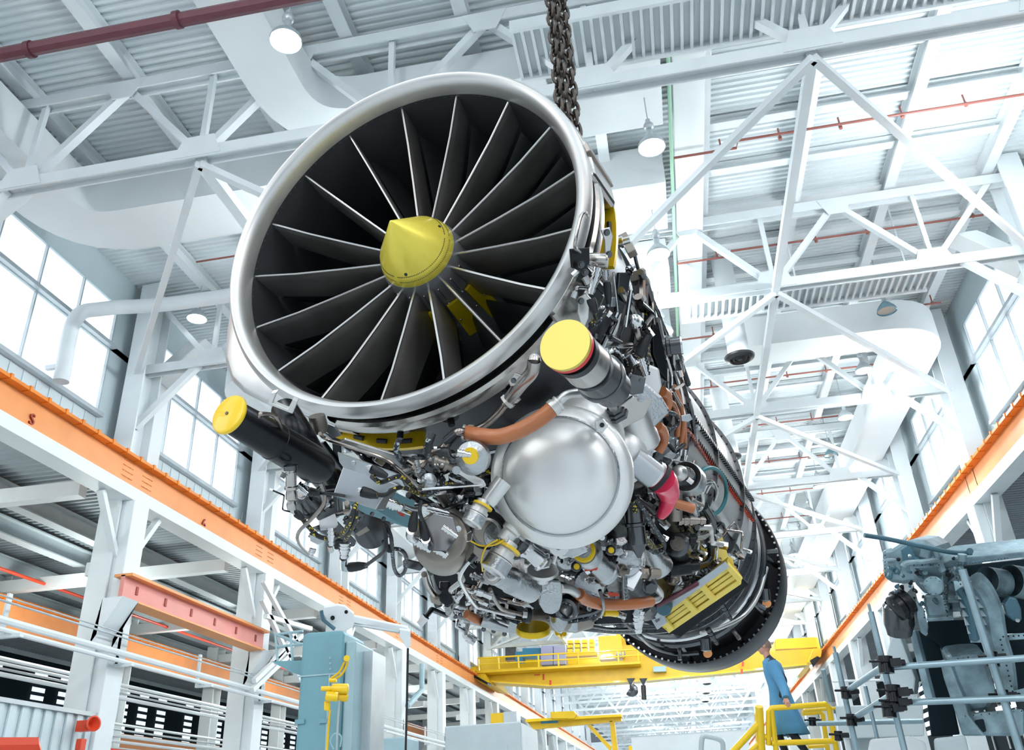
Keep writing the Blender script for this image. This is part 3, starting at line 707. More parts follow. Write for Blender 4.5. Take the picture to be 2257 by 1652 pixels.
# ---- accessory gearbox and what hangs on it.  points are (pixel x, pixel y, distance from the engine axis in metres)
gb = MB()
gb.hexa([EP(.55, -.06, -.50), EP(.55, .20, -.50), EP(.55, .32, -.34), EP(.55, -.22, -.34), EP(1.6, -.16, -.56), EP(1.6, .14, -.56), EP(1.6, .30, -.34), EP(1.6, -.28, -.34)])
gb.build('accessory_gearbox', blk, engine, bev=.03)
pg('void_backing', blk, (1200, 1280, .48), (0, .25, -1), [(938, 1150), (928, 1230), (952, 1296), (1010, 1345), (1080, 1368), (1240, 1380), (1400, 1376), (1440, 1340), (1420, 1200), (1300, 1120), (1000, 1100)], 140, bev=10)  # black sheet added behind the fittings, standing in for dark voids
# big pearl dome
dome = la('starter_dome', pearl, (1232, 1048, .60), (.12, .02, 1), [(-38, 0), (-37, 30), (-33, 62), (-24, 92), (-10, 116), (2, 126), (12, 128), (14, 132), (20, 150), (34, 160), (60, 163), (90, 158), (130, 140), (150, 100)], 96, ang=60)
la('dome_seam', castal, (1232, 1048, .60), (.12, .02, 1), [(8, 127), (6, 130), (9, 133.5), (13, 133)], 96, par=dome)
pg('lug', pearl, (1325, 942, .6), (.1, -.1, -1), [(1312, 928), (1330, 920), (1342, 936), (1330, 952), (1316, 948)], 30, par=dome, bev=3)
bolt(dome, (1327, 936, .6), (0, 0, -1), 4, black)
la('dome_shoulder', pearl, (1345, 985, .52), (.5, .3, 1), [(-22, 0), (-19, 22), (-12, 42), (2, 60), (22, 72), (60, 76), (90, 60)], 48, ang=80)
la('dome_shoulder', pearl, (1262, 972, .53), (.2, -.1, 1), [(-30, 0), (-28, 28), (-22, 54), (-10, 78), (8, 96), (30, 106), (60, 108), (90, 90)], 64, ang=80)
# casting round the dome
pg('dome_bracket', castal, (1170, 1170, .62), (-.2, .3, -1), [(1092, 1080), (1078, 1105), (1100, 1148), (1150, 1195), (1215, 1222), (1262, 1232), (1300, 1215), (1250, 1180), (1180, 1150), (1130, 1110), (1105, 1060)], 50, bev=8)
la('boss', pearl, (1142, 1150, .62), (-.75, .95, -.3), [(-40, 0), (-40, 26), (0, 24), (26, 22), (30, 18), (52, 18), (52, 0)], 28)
la('boss', castal, (1100, 1180, .60), (-.3, .2, -1), [(-40, 40), (0, 38), (14, 30), (20, 0)], 28)
la('boss', pearl, (1080, 1100, .6), (-.6, .8, -.2), [(-50, 20), (0, 19), (10, 17), (10, 0)], 24)
# quick disconnect couplings
for c, d, s in (((1062, 1112, .63), (-.42, .8, -.35), 1.0), ((1118, 1205, .66), (-.50, .84, -.35), 1.28)):
    q = la('coupling', rimm, c, d, [(-10 * s, 0), (-10 * s, 15 * s), (0, 16 * s), (0, 19 * s), (14 * s, 19 * s), (14 * s, 23 * s), (22 * s, 23 * s), (22 * s, 21 * s), (24 * s, 24 * s), (48 * s, 24 * s), (50 * s, 21 * s), (50 * s, 16 * s), (42 * s, 14 * s), (42 * s, 0)], 40)
    dd = Vector(d).normalized()
    la('knurl_band', castal, c, d, [(26 * s, 24.4 * s), (46 * s, 24.4 * s)], 40, par=q)
    a = la('pull_tab', capy, (c[0] + 2, c[1] + 2, c[2] + .005), d, [(-2 * s, 14 * s), (-2 * s, 23 * s), (3 * s, 23 * s), (3 * s, 14 * s)], 24, par=q); a['label'] = 'yellow tag ring on the coupling'
la('coupling_socket', black, (1074, 1170, .61), (.1, -.3, 1), [(-8, 34), (-12, 38), (-4, 42), (20, 42)], 32)
la('socket_ring', rimm, (1074, 1170, .61), (.1, -.3, 1), [(-10, 27), (-14, 30), (-10, 34), (0, 34)], 24, ang=20)
la('toothed_sector', tan, (1062, 1190, .60), (.1, -.5, 1), [(-2, 0), (-2, 52), (6, 52), (6, 0)], 40)
ts = MB(); o = Spt(1062, 1190, .60); s_ = px_(o); ax_, u_, v_ = frame_of(C3((.1, -.5, 1), 1062, 1190))
for k in range(64):
    t = 2 * pi * k / 64; p = o + (u_ * cos(t) + v_ * sin(t)) * 54 * s_; ts.box(p, (3.2 * s_, 2.2 * s_, 6 * s_), (u_ * cos(t) + v_ * sin(t), v_ * cos(t) - u_ * sin(t), ax_))
ts.build('gear_teeth', tan, engine)
# yellow lanyards with wire loops
tb('lanyard', capy, [(1038, 1192, .66), (1060, 1202, .66), (1090, 1200, .67), (1112, 1188, .67)], 4, 8)
tb('lanyard', capy, [(1096, 1189, .67), (1072, 1204, .67), (1062, 1230, .68), (1064, 1258, .69)], 4, 8)
tb('wire_loop', chrome, [(1038, 1170, .66), (1024, 1180, .66), (1026, 1192, .66), (1038, 1190, .66), (1042, 1175, .66)], 1.8, 6)
tb('wire_loop', chrome, [(1112, 1188, .67), (1122, 1182, .67), (1118, 1194, .67), (1110, 1188, .67)], 1.8, 6)
# capped drain canister (centre low)
can = la('filter_canister', castal, (1090, 1262, .66), (.86, .40, 1.1), [(-6, 0), (-6, 22), (-4, 27), (4, 27), (6, 25), (60, 27), (64, 30), (150, 30)], 36)
la('canister_lid', rimm, (1090, 1262, .665), (.86, .40, 1.1), [(-9, 0), (-9, 17), (-6, 20), (-6, 26)], 36, par=can)
bolt(can, (1084, 1260, .672), (-.6, -.3, -1), 11, castal, h=10)
la('canister', castal, (1190, 1250, .62), (-.6, .3, 1), [(-5, 0), (0, 40), (40, 48), (90, 40)], 32)
# tall flat cover with moulded lettering plate
cv = pg('pump_cover', castal, (1210, 1300, .64), (.05, .1, -1), [(1188, 1285), (1186, 1300), (1188, 1330), (1200, 1350), (1218, 1354), (1234, 1344), (1240, 1320), (1240, 1290), (1234, 1278), (1200, 1276)], 40, bev=5)
pg('cast_badge', gun, (1210, 1318, .645), (.05, .1, -1), [(1193, 1318), (1208, 1318), (1208, 1331), (1193, 1331)], 2, par=cv, bev=1)
la('spool_disc', rimm, (1196, 1262, .66), (0, .95, .35), [(-8, 0), (-8, 34), (-3, 36), (3, 30), (3, 14), (22, 14), (22, 0)], 36)
la('valve_body', chrome, (1165, 1213, .655), (.75, .6, .3), [(-14, 0), (-14, 20), (-8, 23), (-2, 20), (4, 18), (34, 20), (38, 24), (42, 24), (42, 0)], 32)
pg('valve_flange', rimm, (1195, 1232, .655), (-.75, -.6, -.5), [(1180, 1202), (1200, 1208), (1214, 1232), (1208, 1248), (1190, 1252), (1168, 1236), (1165, 1215)], 5, bev=1)
bolt(None or engine, (1202, 1240, .66), (-.7, -.6, -.5), 4, black)
pg('nut_lug', pearl, (1235, 1205, .655), (0, .1, -1), [(1212, 1180), (1240, 1180), (1268, 1196), (1262, 1225), (1236, 1232), (1216, 1210)], 30, bev=3)
bolt(engine, (1232, 1202, .672), (.05, .1, -1), 17, rimm, h=12)
la('bolt_recess', castal, (1231, 1204, .682), (.05, .1, -1), [(0, 8), (4, 7), (1, 5), (0, 0)], 16)
mk = MB()
for j, (x, n_) in enumerate(((1200, 6), (1208, 8), (1216, 9), (1224, 7))):
    for k in range(n_):
        if (k * 7 + j * 3) % 4 == 0: continue
        p = Spt(x - .3 * k, 1288 + 4.2 * k + j, .6485); s = px_(p); mk.box(p, (3.6 * s, 1.2 * s, 2.4 * s), (CX_AX, CZ_AX, CY_AX))
mk.build('raised_marks', rimm, cv)
mk = MB()
for j in range(5):
    for k in range(9):
        if (k * 5 + j) % 3 == 0: continue
        p = Spt(1392 + 4 * k + 2.2 * j, 942 + 5 * j - 1.2 * k, .560); s = px_(p); mk.box(p, (2.6 * s, .8 * s, 1.8 * s), (CX_AX, CZ_AX, CY_AX))
mk.build('printed_marks', blk, cyl_) if False else None
# yellow plug, lower middle
hs = la('valve_housing', castal, (1288, 1216, .62), (-.15, -.1, -1), [(-60, 0), (-60, 34), (-8, 32), (0, 29), (4, 27), (4, 0)], 36)
yp = la('plug', yring, (1287, 1213, .63), (-.15, -.1, -1), [(0, 0), (0, 26), (5, 26), (6, 22), (6, 0)], 32); yp['label'] = 'yellow hexagonal plug'
bolt(yp, (1286, 1212, .638), (-.15, -.1, -1), 13, castal, h=12)
for c in ((1346, 1212), (1270, 1248), (1326, 1184)): la('sensor_plug', black, (c[0], c[1], .64), (0, 0, -1), [(-20, 12), (0, 11), (5, 8), (6, 0)], 16); bolt(engine, (c[0] + 1, c[1], .648), (0, 0, -1), 5, yring if c[0] != 1326 else chrome)
la('pump_barrel', castal, (1335, 1258, .62), (.7, .6, .6), [(-60, 0), (-60, 24), (0, 25), (4, 28), (12, 28), (12, 0)], 32)
for c, w2 in (((1300, 1290, .60), 42), ((1250, 1230, .60), 30), ((1385, 1240, .60), 34)):
    la('casting_lobe', castal, c, (.2, .1, -1), [(-80, 0), (-70, w2 * 1.1), (-20, w2), (0, w2 * .8), (4, 0)], 28)
pg('data_plate', boxm, (1400, 1265, .62), (.4, -.3, -1), [(1392, 1240), (1418, 1262), (1398, 1300), (1378, 1290), (1380, 1252)], 12, bev=2)
pg('bracket', castal, (1378, 1280, .63), (.9, 0, -1), [(1372, 1230), (1380, 1230), (1386, 1320), (1376, 1322), (1374, 1290)], 6, bev=1)
# tubes and canisters right of the dome
la('black_canister', gun, (1400, 1150, .58), (.12, 1, -.1), [(-45, 0), (-45, 20), (0, 20), (2, 23), (8, 23), (10, 20), (48, 20), (50, 18), (78, 4), (78, 0)], 28)
la('cone_tip', rimm, (1407, 1222, .585), (.3, 1, -.1), [(-8, 19), (0, 19), (26, 7), (27, 0)], 24)
la('bell_housing', castal, (1442, 1235, .55), (.4, .7, .4), [(-60, 16), (0, 24), (16, 34), (24, 34), (24, 0)], 28)
la('round_motor', gun, (1492, 1200, .52), (-.1, -.2, -1), [(-50, 0), (-50, 28), (0, 27), (3, 18), (4, 0)], 28)
bolt(engine, (1493, 1198, .53), (-.1, -.2, -1), 12, tan, h=7)
# round silver cylinder with lettering at upper right of dome
cyl_ = la('servo_cylinder', rimm, (1398, 930, .52), (.33, .93, .35), [(-50, 0), (-50, 40), (-20, 38), (30, 40), (34, 42), (56, 42), (64, 36), (64, 0)], 40)
pg('servo_body', castal, (1410, 900, .52), (.3, -.1, -1), [(1376, 870), (1424, 840), (1460, 872), (1480, 905), (1440, 945), (1380, 935)], 70, bev=8)
pg('servo_block', pearl, (1440, 850, .5), (.35, .1, -1), [(1425, 800), (1454, 812), (1460, 850), (1440, 905), (1395, 890), (1402, 845)], 50, bev=5)
pg('mount_plate', ti, (1400, 890, .53), (.2, .1, -1), [(1352, 905), (1395, 872), (1440, 880), (1420, 920), (1372, 945)], 14, bev=3)
bolt(engine, (1413, 878, .535), (.2, 0, -1), 6, castal)
pg('bracket_plate', gun, (1395, 850, .51), (.3, .1, -1), [(1386, 822), (1424, 832), (1418, 866), (1392, 870), (1378, 850)], 10, bev=1)
for c in ((1392, 832), (1412, 838), (1384, 855)): bolt(engine, (c[0], c[1], .517), (.3, .1, -1), 4, gun)
# red cap pipe
la('bleed_tube', boxm, (1392, 1010, .57), (.8, .62, .1), [(0, 0), (0, 30), (66, 30), (66, 0)], 36)
la('bleed_tube_ring', rimm, (1444, 1044, .57), (.8, .62, .1), [(-6, 30.5), (4, 31.5), (8, 30), (8, 0)], 36)
la('clamp', black, (1452, 1050, .57), (.8, .62, .1), [(0, 30), (-2, 34), (8, 35), (10, 30)], 36)
cp = MB(); P = [Spt(*p) for p in ((1456, 1054, .57), (1468, 1070, .57), (1474, 1092, .575), (1468, 1116, .58), (1456, 1138, .58))]; s_ = px_(P[0])
cp.tube(P, [r * s_ for r in (32, 32, 31, 30, 29, 28, 26, 25, 23, 21, 20, 18, 17, 16, 15, 14, 12, 10)], 28, 5); lab(cp.build('port_cap', magenta, engine), 'bright red protective cap bent over the bleed tube')
# capped barrel, upper right
cap1 = (1248, 762, .60)
br = la('intake_barrel', gun, cap1, (.86, .80, 1.9), [(10, 0), (10, 50), (34, 50), (34, 54), (130, 56), (132, 50), (150, 50), (152, 56), (210, 58), (212, 62), (226, 62), (228, 50), (300, 50)], 56)
la('polished_band', ti, cap1, (.86, .80, 1.9), [(60, 54.6), (126, 57), (128, 55)], 56, par=br)
la('seal_band', black, cap1, (.86, .80, 1.9), [(36, 54), (36, 56.2), (58, 56.4), (60, 54)], 56, par=br)
c1 = la('barrel_cap', capg, cap1, (.86, .80, 1.9), [(-9, 0), (-9, 59), (-7, 60), (0, 60)], 72); c1['label'] = 'round brushed yellow cap'
k1 = la('knurled_ring', redk, cap1, (.86, .80, 1.9), [(0, 58), (0, 59.5), (14, 59.5), (14, 50)], 72, par=c1); k1['label'] = 'red knurled ring'
tb('lifting_lug', ti, [(1178, 792, .50), (1172, 820, .50), (1150, 845, .49), (1130, 870, .48), (1118, 885, .47)], 30, 14)
la('lug_end', ti, (1178, 790, .50), (.1, -.9, .2), [(-6, 15), (4, 14), (9, 10), (11, 0)], 20)
pg('lug_ear', ti, (1145, 840, .488), (-.2, .3, -1), [(1120, 838), (1134, 822), (1152, 828), (1140, 850), (1124, 852)], 8, bev=2); bolt(engine, (1132, 838, .495), (-.2, .3, -1), 5, gun)
la('tube_nut', rimm, (1126, 878, .475), (-.75, .7, .2), [(-14, 0), (-14, 18), (-2, 18), (-2, 15), (4, 15), (4, 19), (14, 19), (14, 0)], 6, smooth=False)
tb('oil_tube', brz, [(1114, 890, .47), (1098, 910, .47), (1070, 935, .47), (1030, 955, .47)], 17, 14)
# orange brown hose and its pipes
hz = tb('insulated_hose', hosem, [(1032, 954, .50), (1062, 960, .53), (1100, 962, .55), (1140, 950, .56), (1175, 932, .56), (1200, 915, .56), (1222, 897, .56)], 36, 24, label='orange-brown sleeved hose with silver collars')
for c, d in (((1222, 896, .56), (.75, -.62, .1)), ((1034, 955, .50), (-1, -.1, .1))):
    la('hose_collar', rimm, c, d, [(-8, 0), (-8, 20), (3, 20), (3, 17), (9, 17), (9, 19), (14, 19), (14, 14), (16, 0)], 28, par=hz)
tb('bleed_pipe', rimm, [(1230, 888, .56), (1246, 872, .56), (1268, 866, .56), (1300, 866, .56), (1326, 868, .56), (1338, 876, .56), (1352, 900, .55)], 20, 18)
la('union_nut', gun, (1356, 905, .55), (.4, .8, .4), [(-12, 0), (-12, 17), (2, 17), (2, 22), (10, 22), (10, 26), (18, 26)], 6, smooth=False)
tb('bleed_pipe', brz, [(1028, 952, .50), (1010, 952, .50), (995, 965, .50), (975, 990, .51), (945, 1000, .52), (930, 1020, .54), (918, 1035, .55), (930, 1048, .56)], 20, 16)
tb('pipe_sleeve', gun, [(1008, 952, .50), (985, 972, .50)], 24, 14, 1)
# left barrel with yellow cap and its cross tube
cap2 = (503, 912, .62)
b2 = la('drain_barrel', blk, cap2, (.85, .50, .95), [(6, 0), (6, 34), (12, 37), (14, 38), (150, 44), (151, 45.5), (155, 45.5), (156, 44), (300, 46), (330, 38), (340, 0)], 48)
c2 = la('barrel_cap', capy, cap2, (.85, .50, .95), [(-4, 0), (-3, 40), (-1, 45), (3, 47), (8, 46), (8, 30)], 56); c2['label'] = 'round glossy yellow cap'
la('cap_screw', gun, cap2, (.85, .50, .95), [(-6, 0), (-6, 4), (-3, 4)], 12, par=c2)
tb('strut_tube', blk, [(628, 905, .46), (655, 950, .50), (690, 1010, .53), (715, 1050, .54), (735, 1060, .54)], 62, 28)
tb('strut_tube', tan, [(612, 900, .46), (612, 935, .48)], 26, 14, 1)
pg('strut_plate', blk, (740, 1000, .46), (-.3, .3, -1), [(730, 950), (748, 948), (750, 1000), (760, 1050), (735, 1075), (718, 1040), (735, 1010)], 10)
pg('strut_plate', gun, (735, 1025, .47), (-.3, .3, -1), [(698, 980), (712, 975), (760, 1040), (738, 1078), (716, 1050)], 20, bev=3)
tb('sense_line', brz, [(571, 918, .63), (575, 912, .63), (600, 914, .62), (612, 925, .62), (625, 960, .62), (640, 1005, .62), (654, 1022, .62), (672, 1030, .62)], 9, 10)
tb('sense_line', brz, [(686, 1030, .62), (700, 1042, .63), (708, 1065, .64), (716, 1090, .65), (712, 1112, .66), (690, 1140, .67), (660, 1170, .68), (656, 1190, .68), (668, 1208, .68), (684, 1222, .68)], 9, 10)
conn((690, 1208, .68), (-.3, .9, 0), 16, 18); 
pg('fork_bracket', rimm, (620, 895, .47), (-.3, .5, -1), [(598, 866), (610, 864), (600, 888), (634, 902), (645, 880), (656, 884), (645, 912), (590, 890)], 14, bev=1)
pg('bracket_plate', boxm, (740, 940, .46), (-.2, .8, -1), [(668, 912), (738, 940), (752, 960), (734, 965), (700, 935)], 6, bev=1)
la('sensor_pot', tan, (700, 925, .46), (.2, 1, .3), [(-10, 0), (-10, 18), (18, 20), (30, 14), (34, 0)], 24)
# ignition exciter box: grey flanged box
n1 = (-.25, .35, -1)
bx1 = pg('control_box', boxm, (820, 1080, .60), (-.35, -.05, -1), [(757, 1025), (880, 1068), (906, 1118), (838, 1145), (733, 1092)][0:2] + [(858, 1075), (828, 1123), (733, 1092)], 60, bev=2)
pg('box_flange', boxm, (800, 1035, .585), (-.2, .4, -1), [(744, 997), (880, 1046), (892, 1072), (757, 1030), (748, 1018)], 5, par=bx1)
pg('box_end', bluem, (868, 1120, .60), (.75, .4, -1), [(858, 1078), (915, 1105), (900, 1164), (830, 1124)], 10, par=bx1)
pg('box_base', bluem, (815, 1118, .61), (-.1, 1, -.6), [(733, 1092), (830, 1123), (900, 1163), (806, 1132)], 6, par=bx1)
pg('warning_label', redp, (882, 1130, .612), (.75, .4, -1), [(874, 1126), (892, 1132), (890, 1138), (884, 1137)], 1, par=bx1)
for c in ((779, 1020), (810, 1031)): la('rivet', boxm, (c[0], c[1], .592), (.2, -.4, 1), [(-2, 0), (-2, 5), (0, 6), (0, 0)], 16, par=bx1)
pg('heat_shield', ti, (810, 990, .50), (-.2, .9, -1), [(745, 975), (760, 968), (880, 1005), (892, 1022), (885, 1030)], 6, bev=1)
tb('support_rod', brz, [(705, 955, .5), (722, 968, .5), (790, 990, .53), (850, 1012, .56), (880, 1035, .58), (912, 1065, .6)], 9, 10)
boot((818, 1032, .605), (.9, .45, -.1), 20, 40); boot((796, 1082, .615), (.9, .25, 0), 22, 40)
la('boot_clip', chrome, (816, 1030, .607), (.9, .4, -.2), [(-6, 0), (-5, 5), (2, 6)], 10); la('boot_clip', chrome, (794, 1080, .617), (.9, .4, -.2), [(-6, 0), (-5, 5), (2, 6)], 10)
tb('braided_cable', braidy, [(820, 1050, .62), (838, 1062, .62), (860, 1055, .62), (880, 1050, .61), (900, 1062, .6), (915, 1078, .58)], 11, 10)
tb('braided_cable', braidy, [(830, 1090, .625), (850, 1090, .625), (868, 1078, .62), (890, 1074, .61), (915, 1085, .60), (935, 1090, .58)], 10, 10)
conn((856, 1106, .625), (.92, .42, 0), 26, 34); tb('elbow', chrome, [(885, 1118, .625), (905, 1126, .625), (920, 1126, .62)], 20, 14)
conn((942, 1118, .60), (.95, .25, 0), 18, 50)
# lower left actuator cluster
la('actuator_body', ti, (641, 1040, .66), (.03, 1, .1), [(-14, 0), (-14, 10), (0, 10), (0, 12), (30, 12), (32, 15), (38, 15), (40, 11), (50, 13), (60, 13), (64, 9), (72, 12), (84, 10), (84, 0)], 24)
la('hose_clamp', gun, (641, 1030, .665), (.1, 1, .1), [(-5, 13), (-5, 16), (5, 16), (5, 13)], 20); bolt(engine, (628, 1042, .67), (-.5, .8, -.2), 6, gun, h=12)
conn((655, 1068, .66), (.7, .6, .1), 22, 30)
boot((680, 1082, .66), (.9, .2, 0), 18, 26)
tb('cable', black, [(700, 1086, .66), (730, 1088, .66), (760, 1092, .6)], 8, 8)
tb('elbow', chrome, [(646, 1112, .665), (646, 1124, .665), (652, 1130, .665)], 13, 12)
boot((652, 1130, .665), (.6, .5, 0), 16, 22)
tb('braided_cable', braidy, [(664, 1140, .665), (680, 1160, .67), (700, 1180, .68), (725, 1186, .685), (750, 1178, .69), (766, 1160, .69), (778, 1130, .68), (784, 1110, .66)], 11, 10)
tb('braided_cable', braidy, [(780, 1112, .66), (785, 1135, .68), (775, 1165, .69), (760, 1190, .69)], 10, 10)
la('motor_can', gun, (668, 1095, .63), (.35, .35, 1), [(-24, 0), (-24, 12), (-20, 22), (0, 26), (40, 30), (42, 36), (50, 36), (52, 0)], 28)
bolt(engine, (665, 1090, .655), (-.3, -.3, -1), 8, chrome, h=8)
pg('mount_block', gun, (715, 1100, .6), (-.2, .2, -1), [(690, 1080), (745, 1075), (748, 1140), (700, 1148), (684, 1120)], 50, bev=4)
pg('valve_block', boxm, (718, 1145, .665), (-.3, -.3, -1), [(702, 1147), (738, 1131), (745, 1155), (738, 1164), (706, 1168)], 4, bev=1)
pg('valve_block', gun, (760, 1180, .665), (.5, .2, -1), [(738, 1155), (745, 1148), (786, 1192), (782, 1204), (765, 1206), (702, 1168)], 40, bev=2)
conn((731, 1162, .68), (0, 1, -.1), 22, 40); tb('elbow', chrome, [(728, 1200, .68), (730, 1212, .68)], 13, 10, 1)
boot((738, 1200, .685), (1, -.1, 0), 20, 28)
conn((760, 1196, .685), (-.05, 1, 0), 26, 34); tb('elbow', chrome, [(757, 1228, .685), (757, 1250, .685), (770, 1250, .685)], 16, 12, 2)
boot((768, 1250, .685), (1, -.12, 0), 20, 42)
tb('cable', black, [(806, 1246, .68), (825, 1232, .68), (848, 1212, .68), (850, 1180, .66), (845, 1150, .64)], 9, 10)
tb('cable', braidw, [(850, 1155, .64), (862, 1185, .66), (866, 1230, .67), (870, 1255, .67), (880, 1268, .67), (892, 1258, .67), (896, 1230, .66), (885, 1212, .66), (860, 1208, .66)], 8, 10)
la('grommet', black, (858, 1208, .665), (.3, .2, -1), [(-4, 0), (-4, 9), (5, 9), (5, 0)], 16)
la('round_motor', gun, (818, 1165, .60), (.45, .3, -1), [(-60, 0), (-60, 36), (0, 36), (4, 42), (12, 42), (14, 30), (18, 0)], 36)
for t in range(8):
    a = 2 * pi * t / 8; bolt(engine, (820 + 36 * cos(a), 1168 + 36 * sin(a), .63), (.4, .3, -1), 4, gun)
pg('data_plate', tan, (800, 1170, .635), (.1, .2, -1), [(784, 1176), (808, 1160), (815, 1168), (790, 1182)], 2)
pg('clip_bracket', gun, (905, 1245, .64), (-.3, .2, -1), [(888, 1235), (898, 1233), (925, 1240), (932, 1250), (925, 1258), (898, 1252), (888, 1250)], 10, bev=2)
pg('small_bracket', castal, (690, 1188, .67), (0, .5, -1), [(682, 1178), (720, 1190), (700, 1200), (684, 1192)], 10)
# sand coloured round housing
rh = la('pump_housing', tan, (972, 1185, .64), (-.12, -.25, -1), [(-90, 0), (-90, 66), (-40, 68), (-12, 64), (0, 58), (4, 50), (4, 0)], 48)
pg('pump_face', gun, (960, 1165, .655), (-.15, -.3, -1), [(928, 1150), (955, 1130), (1000, 1140), (1010, 1180), (985, 1215), (945, 1212), (925, 1180)], 4, par=rh, bev=2)
for c, d in (((918, 1190, .67), (.75, .5, -.1)), ((955, 1200, .68), (.75, .6, -.1)), ((975, 1160, .67), (.7, .5, .0))): conn(c, d, 24 if c[0] < 960 else 14, 40)
tb('elbow', chrome, [(906, 1168, .67), (905, 1182, .67), (922, 1192, .67)], 20, 14)
tb('elbow', chrome, [(938, 1188, .68), (944, 1200, .68), (958, 1204, .68)], 20, 14)
boot((908, 1170, .67), (.15, -1, .1), 20, 44); boot((940, 1190, .68), (-.25, -1, .1), 20, 50)
tb('cable', black, [(930, 1145, .67), (925, 1125, .66), (928, 1105, .64)], 9, 8)
for k, (x, y) in enumerate(((926, 1218), (1010, 1165), (1016, 1210), (965, 1240))): bolt(engine, (x, y, .66), (0, -.2, -1), 5, chrome)
tb('flexible_cap', capy, [(914, 1140, .64), (916, 1158, .64)], 14, 10, 1)
# steel tubes at the bottom left
t1 = tb('steel_tube', chrome, [(1040, 1232, .68), (1026, 1246, .685), (1014, 1268, .69), (1016, 1284, .69), (1032, 1312, .69), (1050, 1336, .69), (1062, 1340, .69), (1100, 1350, .69), (1134, 1358, .69)], 9, 12, 4)
la('tube_nut', gun, (1040, 1232, .685), (.6, -.7, .2), [(-8, 0), (-8, 7), (4, 7), (4, 9), (12, 9), (12, 0)], 6, smooth=False)
tb('steel_tube', brz, [(1080, 1298, .68), (1090, 1320, .685), (1102, 1338, .69), (1112, 1344, .69), (1135, 1350, .69), (1152, 1354, .69)], 9, 12, 4)
la('tube_nut', chrome, (1152, 1353, .69), (1, .1, .1), [(0, 0), (0, 8), (10, 8), (10, 0)], 6, smooth=False)
la('oil_reservoir', tan, (1170, 1362, .64), (.98, .02, .45), [(-10, 12), (-4, 17), (0, 19), (60, 26), (110, 30), (150, 20), (160, 0)], 32)
la('seal_ring', black, (1160, 1355, .67), (1, .1, .3), [(-2, 10), (-2, 17), (8, 17), (8, 10)], 24)
tb('hydraulic_tube', brz, [(1075, 1340, .64), (1090, 1325, .65), (1120, 1322, .655), (1150, 1328, .66), (1175, 1318, .66)], 14, 12)
tb('hydraulic_tube', brz, [(935, 1265, .66), (940, 1285, .665), (952, 1305, .67), (962, 1315, .67)], 13, 12)
tb('hydraulic_tube', gun, [(950, 1262, .65), (958, 1290, .66), (970, 1305, .67)], 11, 12)
pg('wedge_block', tan, (965, 1315, .67), (-.4, .1, -1), [(945, 1312), (970, 1296), (974, 1322), (968, 1334), (950, 1328)], 20, bev=2)
pg('bolt_block', blk, (985, 1315, .67), (.1, .1, -1), [(970, 1282), (992, 1282), (998, 1330), (985, 1336), (970, 1325)], 20, bev=2)
for y in (1288, 1302, 1316): bolt(engine, (981, y, .68), (0, 0, -1), 5, blk)
tb('clevis', blk, [(986, 1330, .68), (988, 1340, .68), (988, 1350, .68)], 14, 12, 2)
pg('lower_casting', castal, (1070, 1372, .64), (0, .6, -1), [(998, 1345), (1004, 1362), (1022, 1374), (1060, 1382), (1100, 1394), (1150, 1398), (1140, 1375), (1080, 1352), (1040, 1340), (1010, 1335)], 50, bev=4)
tb('short_hose', hosem, [(1028, 1352, .675), (1045, 1362, .68), (1060, 1368, .68)], 20, 14, 3)
la('hose_end', castal, (1062, 1366, .68), (.9, .3, .1), [(0, 0), (0, 12), (10, 14), (30, 10), (40, 6), (60, 5), (60, 0)], 20)
for c in ((1004, 1358), (1014, 1364), (1066, 1386), (1088, 1390), (1112, 1396)): bolt(engine, (c[0], c[1], .665), (0, .3, -1), 4, gun)
la('pin_fitting', chrome, (1050, 1302, .68), (.9, .3, .2), [(-6, 0), (-6, 5), (0, 5), (0, 9), (14, 9), (16, 7), (36, 9), (40, 0)], 16)
# yellow flanged disc and drain mast
yd = la('flange_cover', yring, (1175, 1384, .68), (.02, 1, .10), [(-3, 0), (-4, 36), (0, 38), (8, 38), (10, 36), (10, 0)], 48); yd['label'] = 'flat yellow oval cover plate with two bolts'
for x in (1160, 1189): bolt(yd, (x, 1388, .685), (0, 1, -.2), 6, chrome, h=9)
la('drain_mast', castal, (1232, 1372, .66), (.05, 1, .1), [(-20, 0), (-20, 22), (0, 20), (16, 10), (22, 4), (22, 0)], 20)
tb('drain_tip', capy, [(1228, 1394, .66), (1236, 1402, .66), (1244, 1396, .66)], 11, 8, 2)
la('drain_can', boxm, (1262, 1368, .64), (0, 1, .1), [(-20, 0), (-20, 14), (16, 15), (20, 12), (20, 0)], 24)
# lower brown hose to the right
h2 = tb('insulated_hose', hosem, [(1276, 1308, .64), (1290, 1320, .645), (1320, 1330, .65), (1360, 1332, .65), (1400, 1330, .65), (1434, 1325, .64)], 25, 20, label='red-brown sleeved hose along the underside')
tb('elbow', rimm, [(1236, 1296, .64), (1255, 1298, .64), (1272, 1308, .64)], 20, 16)
tb('elbow', rimm, [(1434, 1325, .64), (1450, 1320, .63), (1456, 1308, .62), (1442, 1290, .61)], 15, 14)
bolt(engine, (1432, 1290, .62), (.2, .4, -1), 13, gun, h=16)
tb('p_clamp', gun, [(1322, 1300, .65), (1328, 1320, .665), (1330, 1340, .665), (1324, 1356, .66)], 8, 10)
la('ring_socket', gun, (1248, 1342, .665), (.2, -.4, 1), [(-2, 16), (-6, 20), (-4, 26), (6, 28), (30, 24)], 28); la('spigot', rimm, (1244, 1342, .66), (.5, .2, -.6), [(-10, 0), (-10, 12), (16, 12), (16, 0)], 20)
tb('yellow_plug', capy, [(1330, 1350, .63), (1345, 1350, .63), (1358, 1352, .63)], 15, 14, 2)
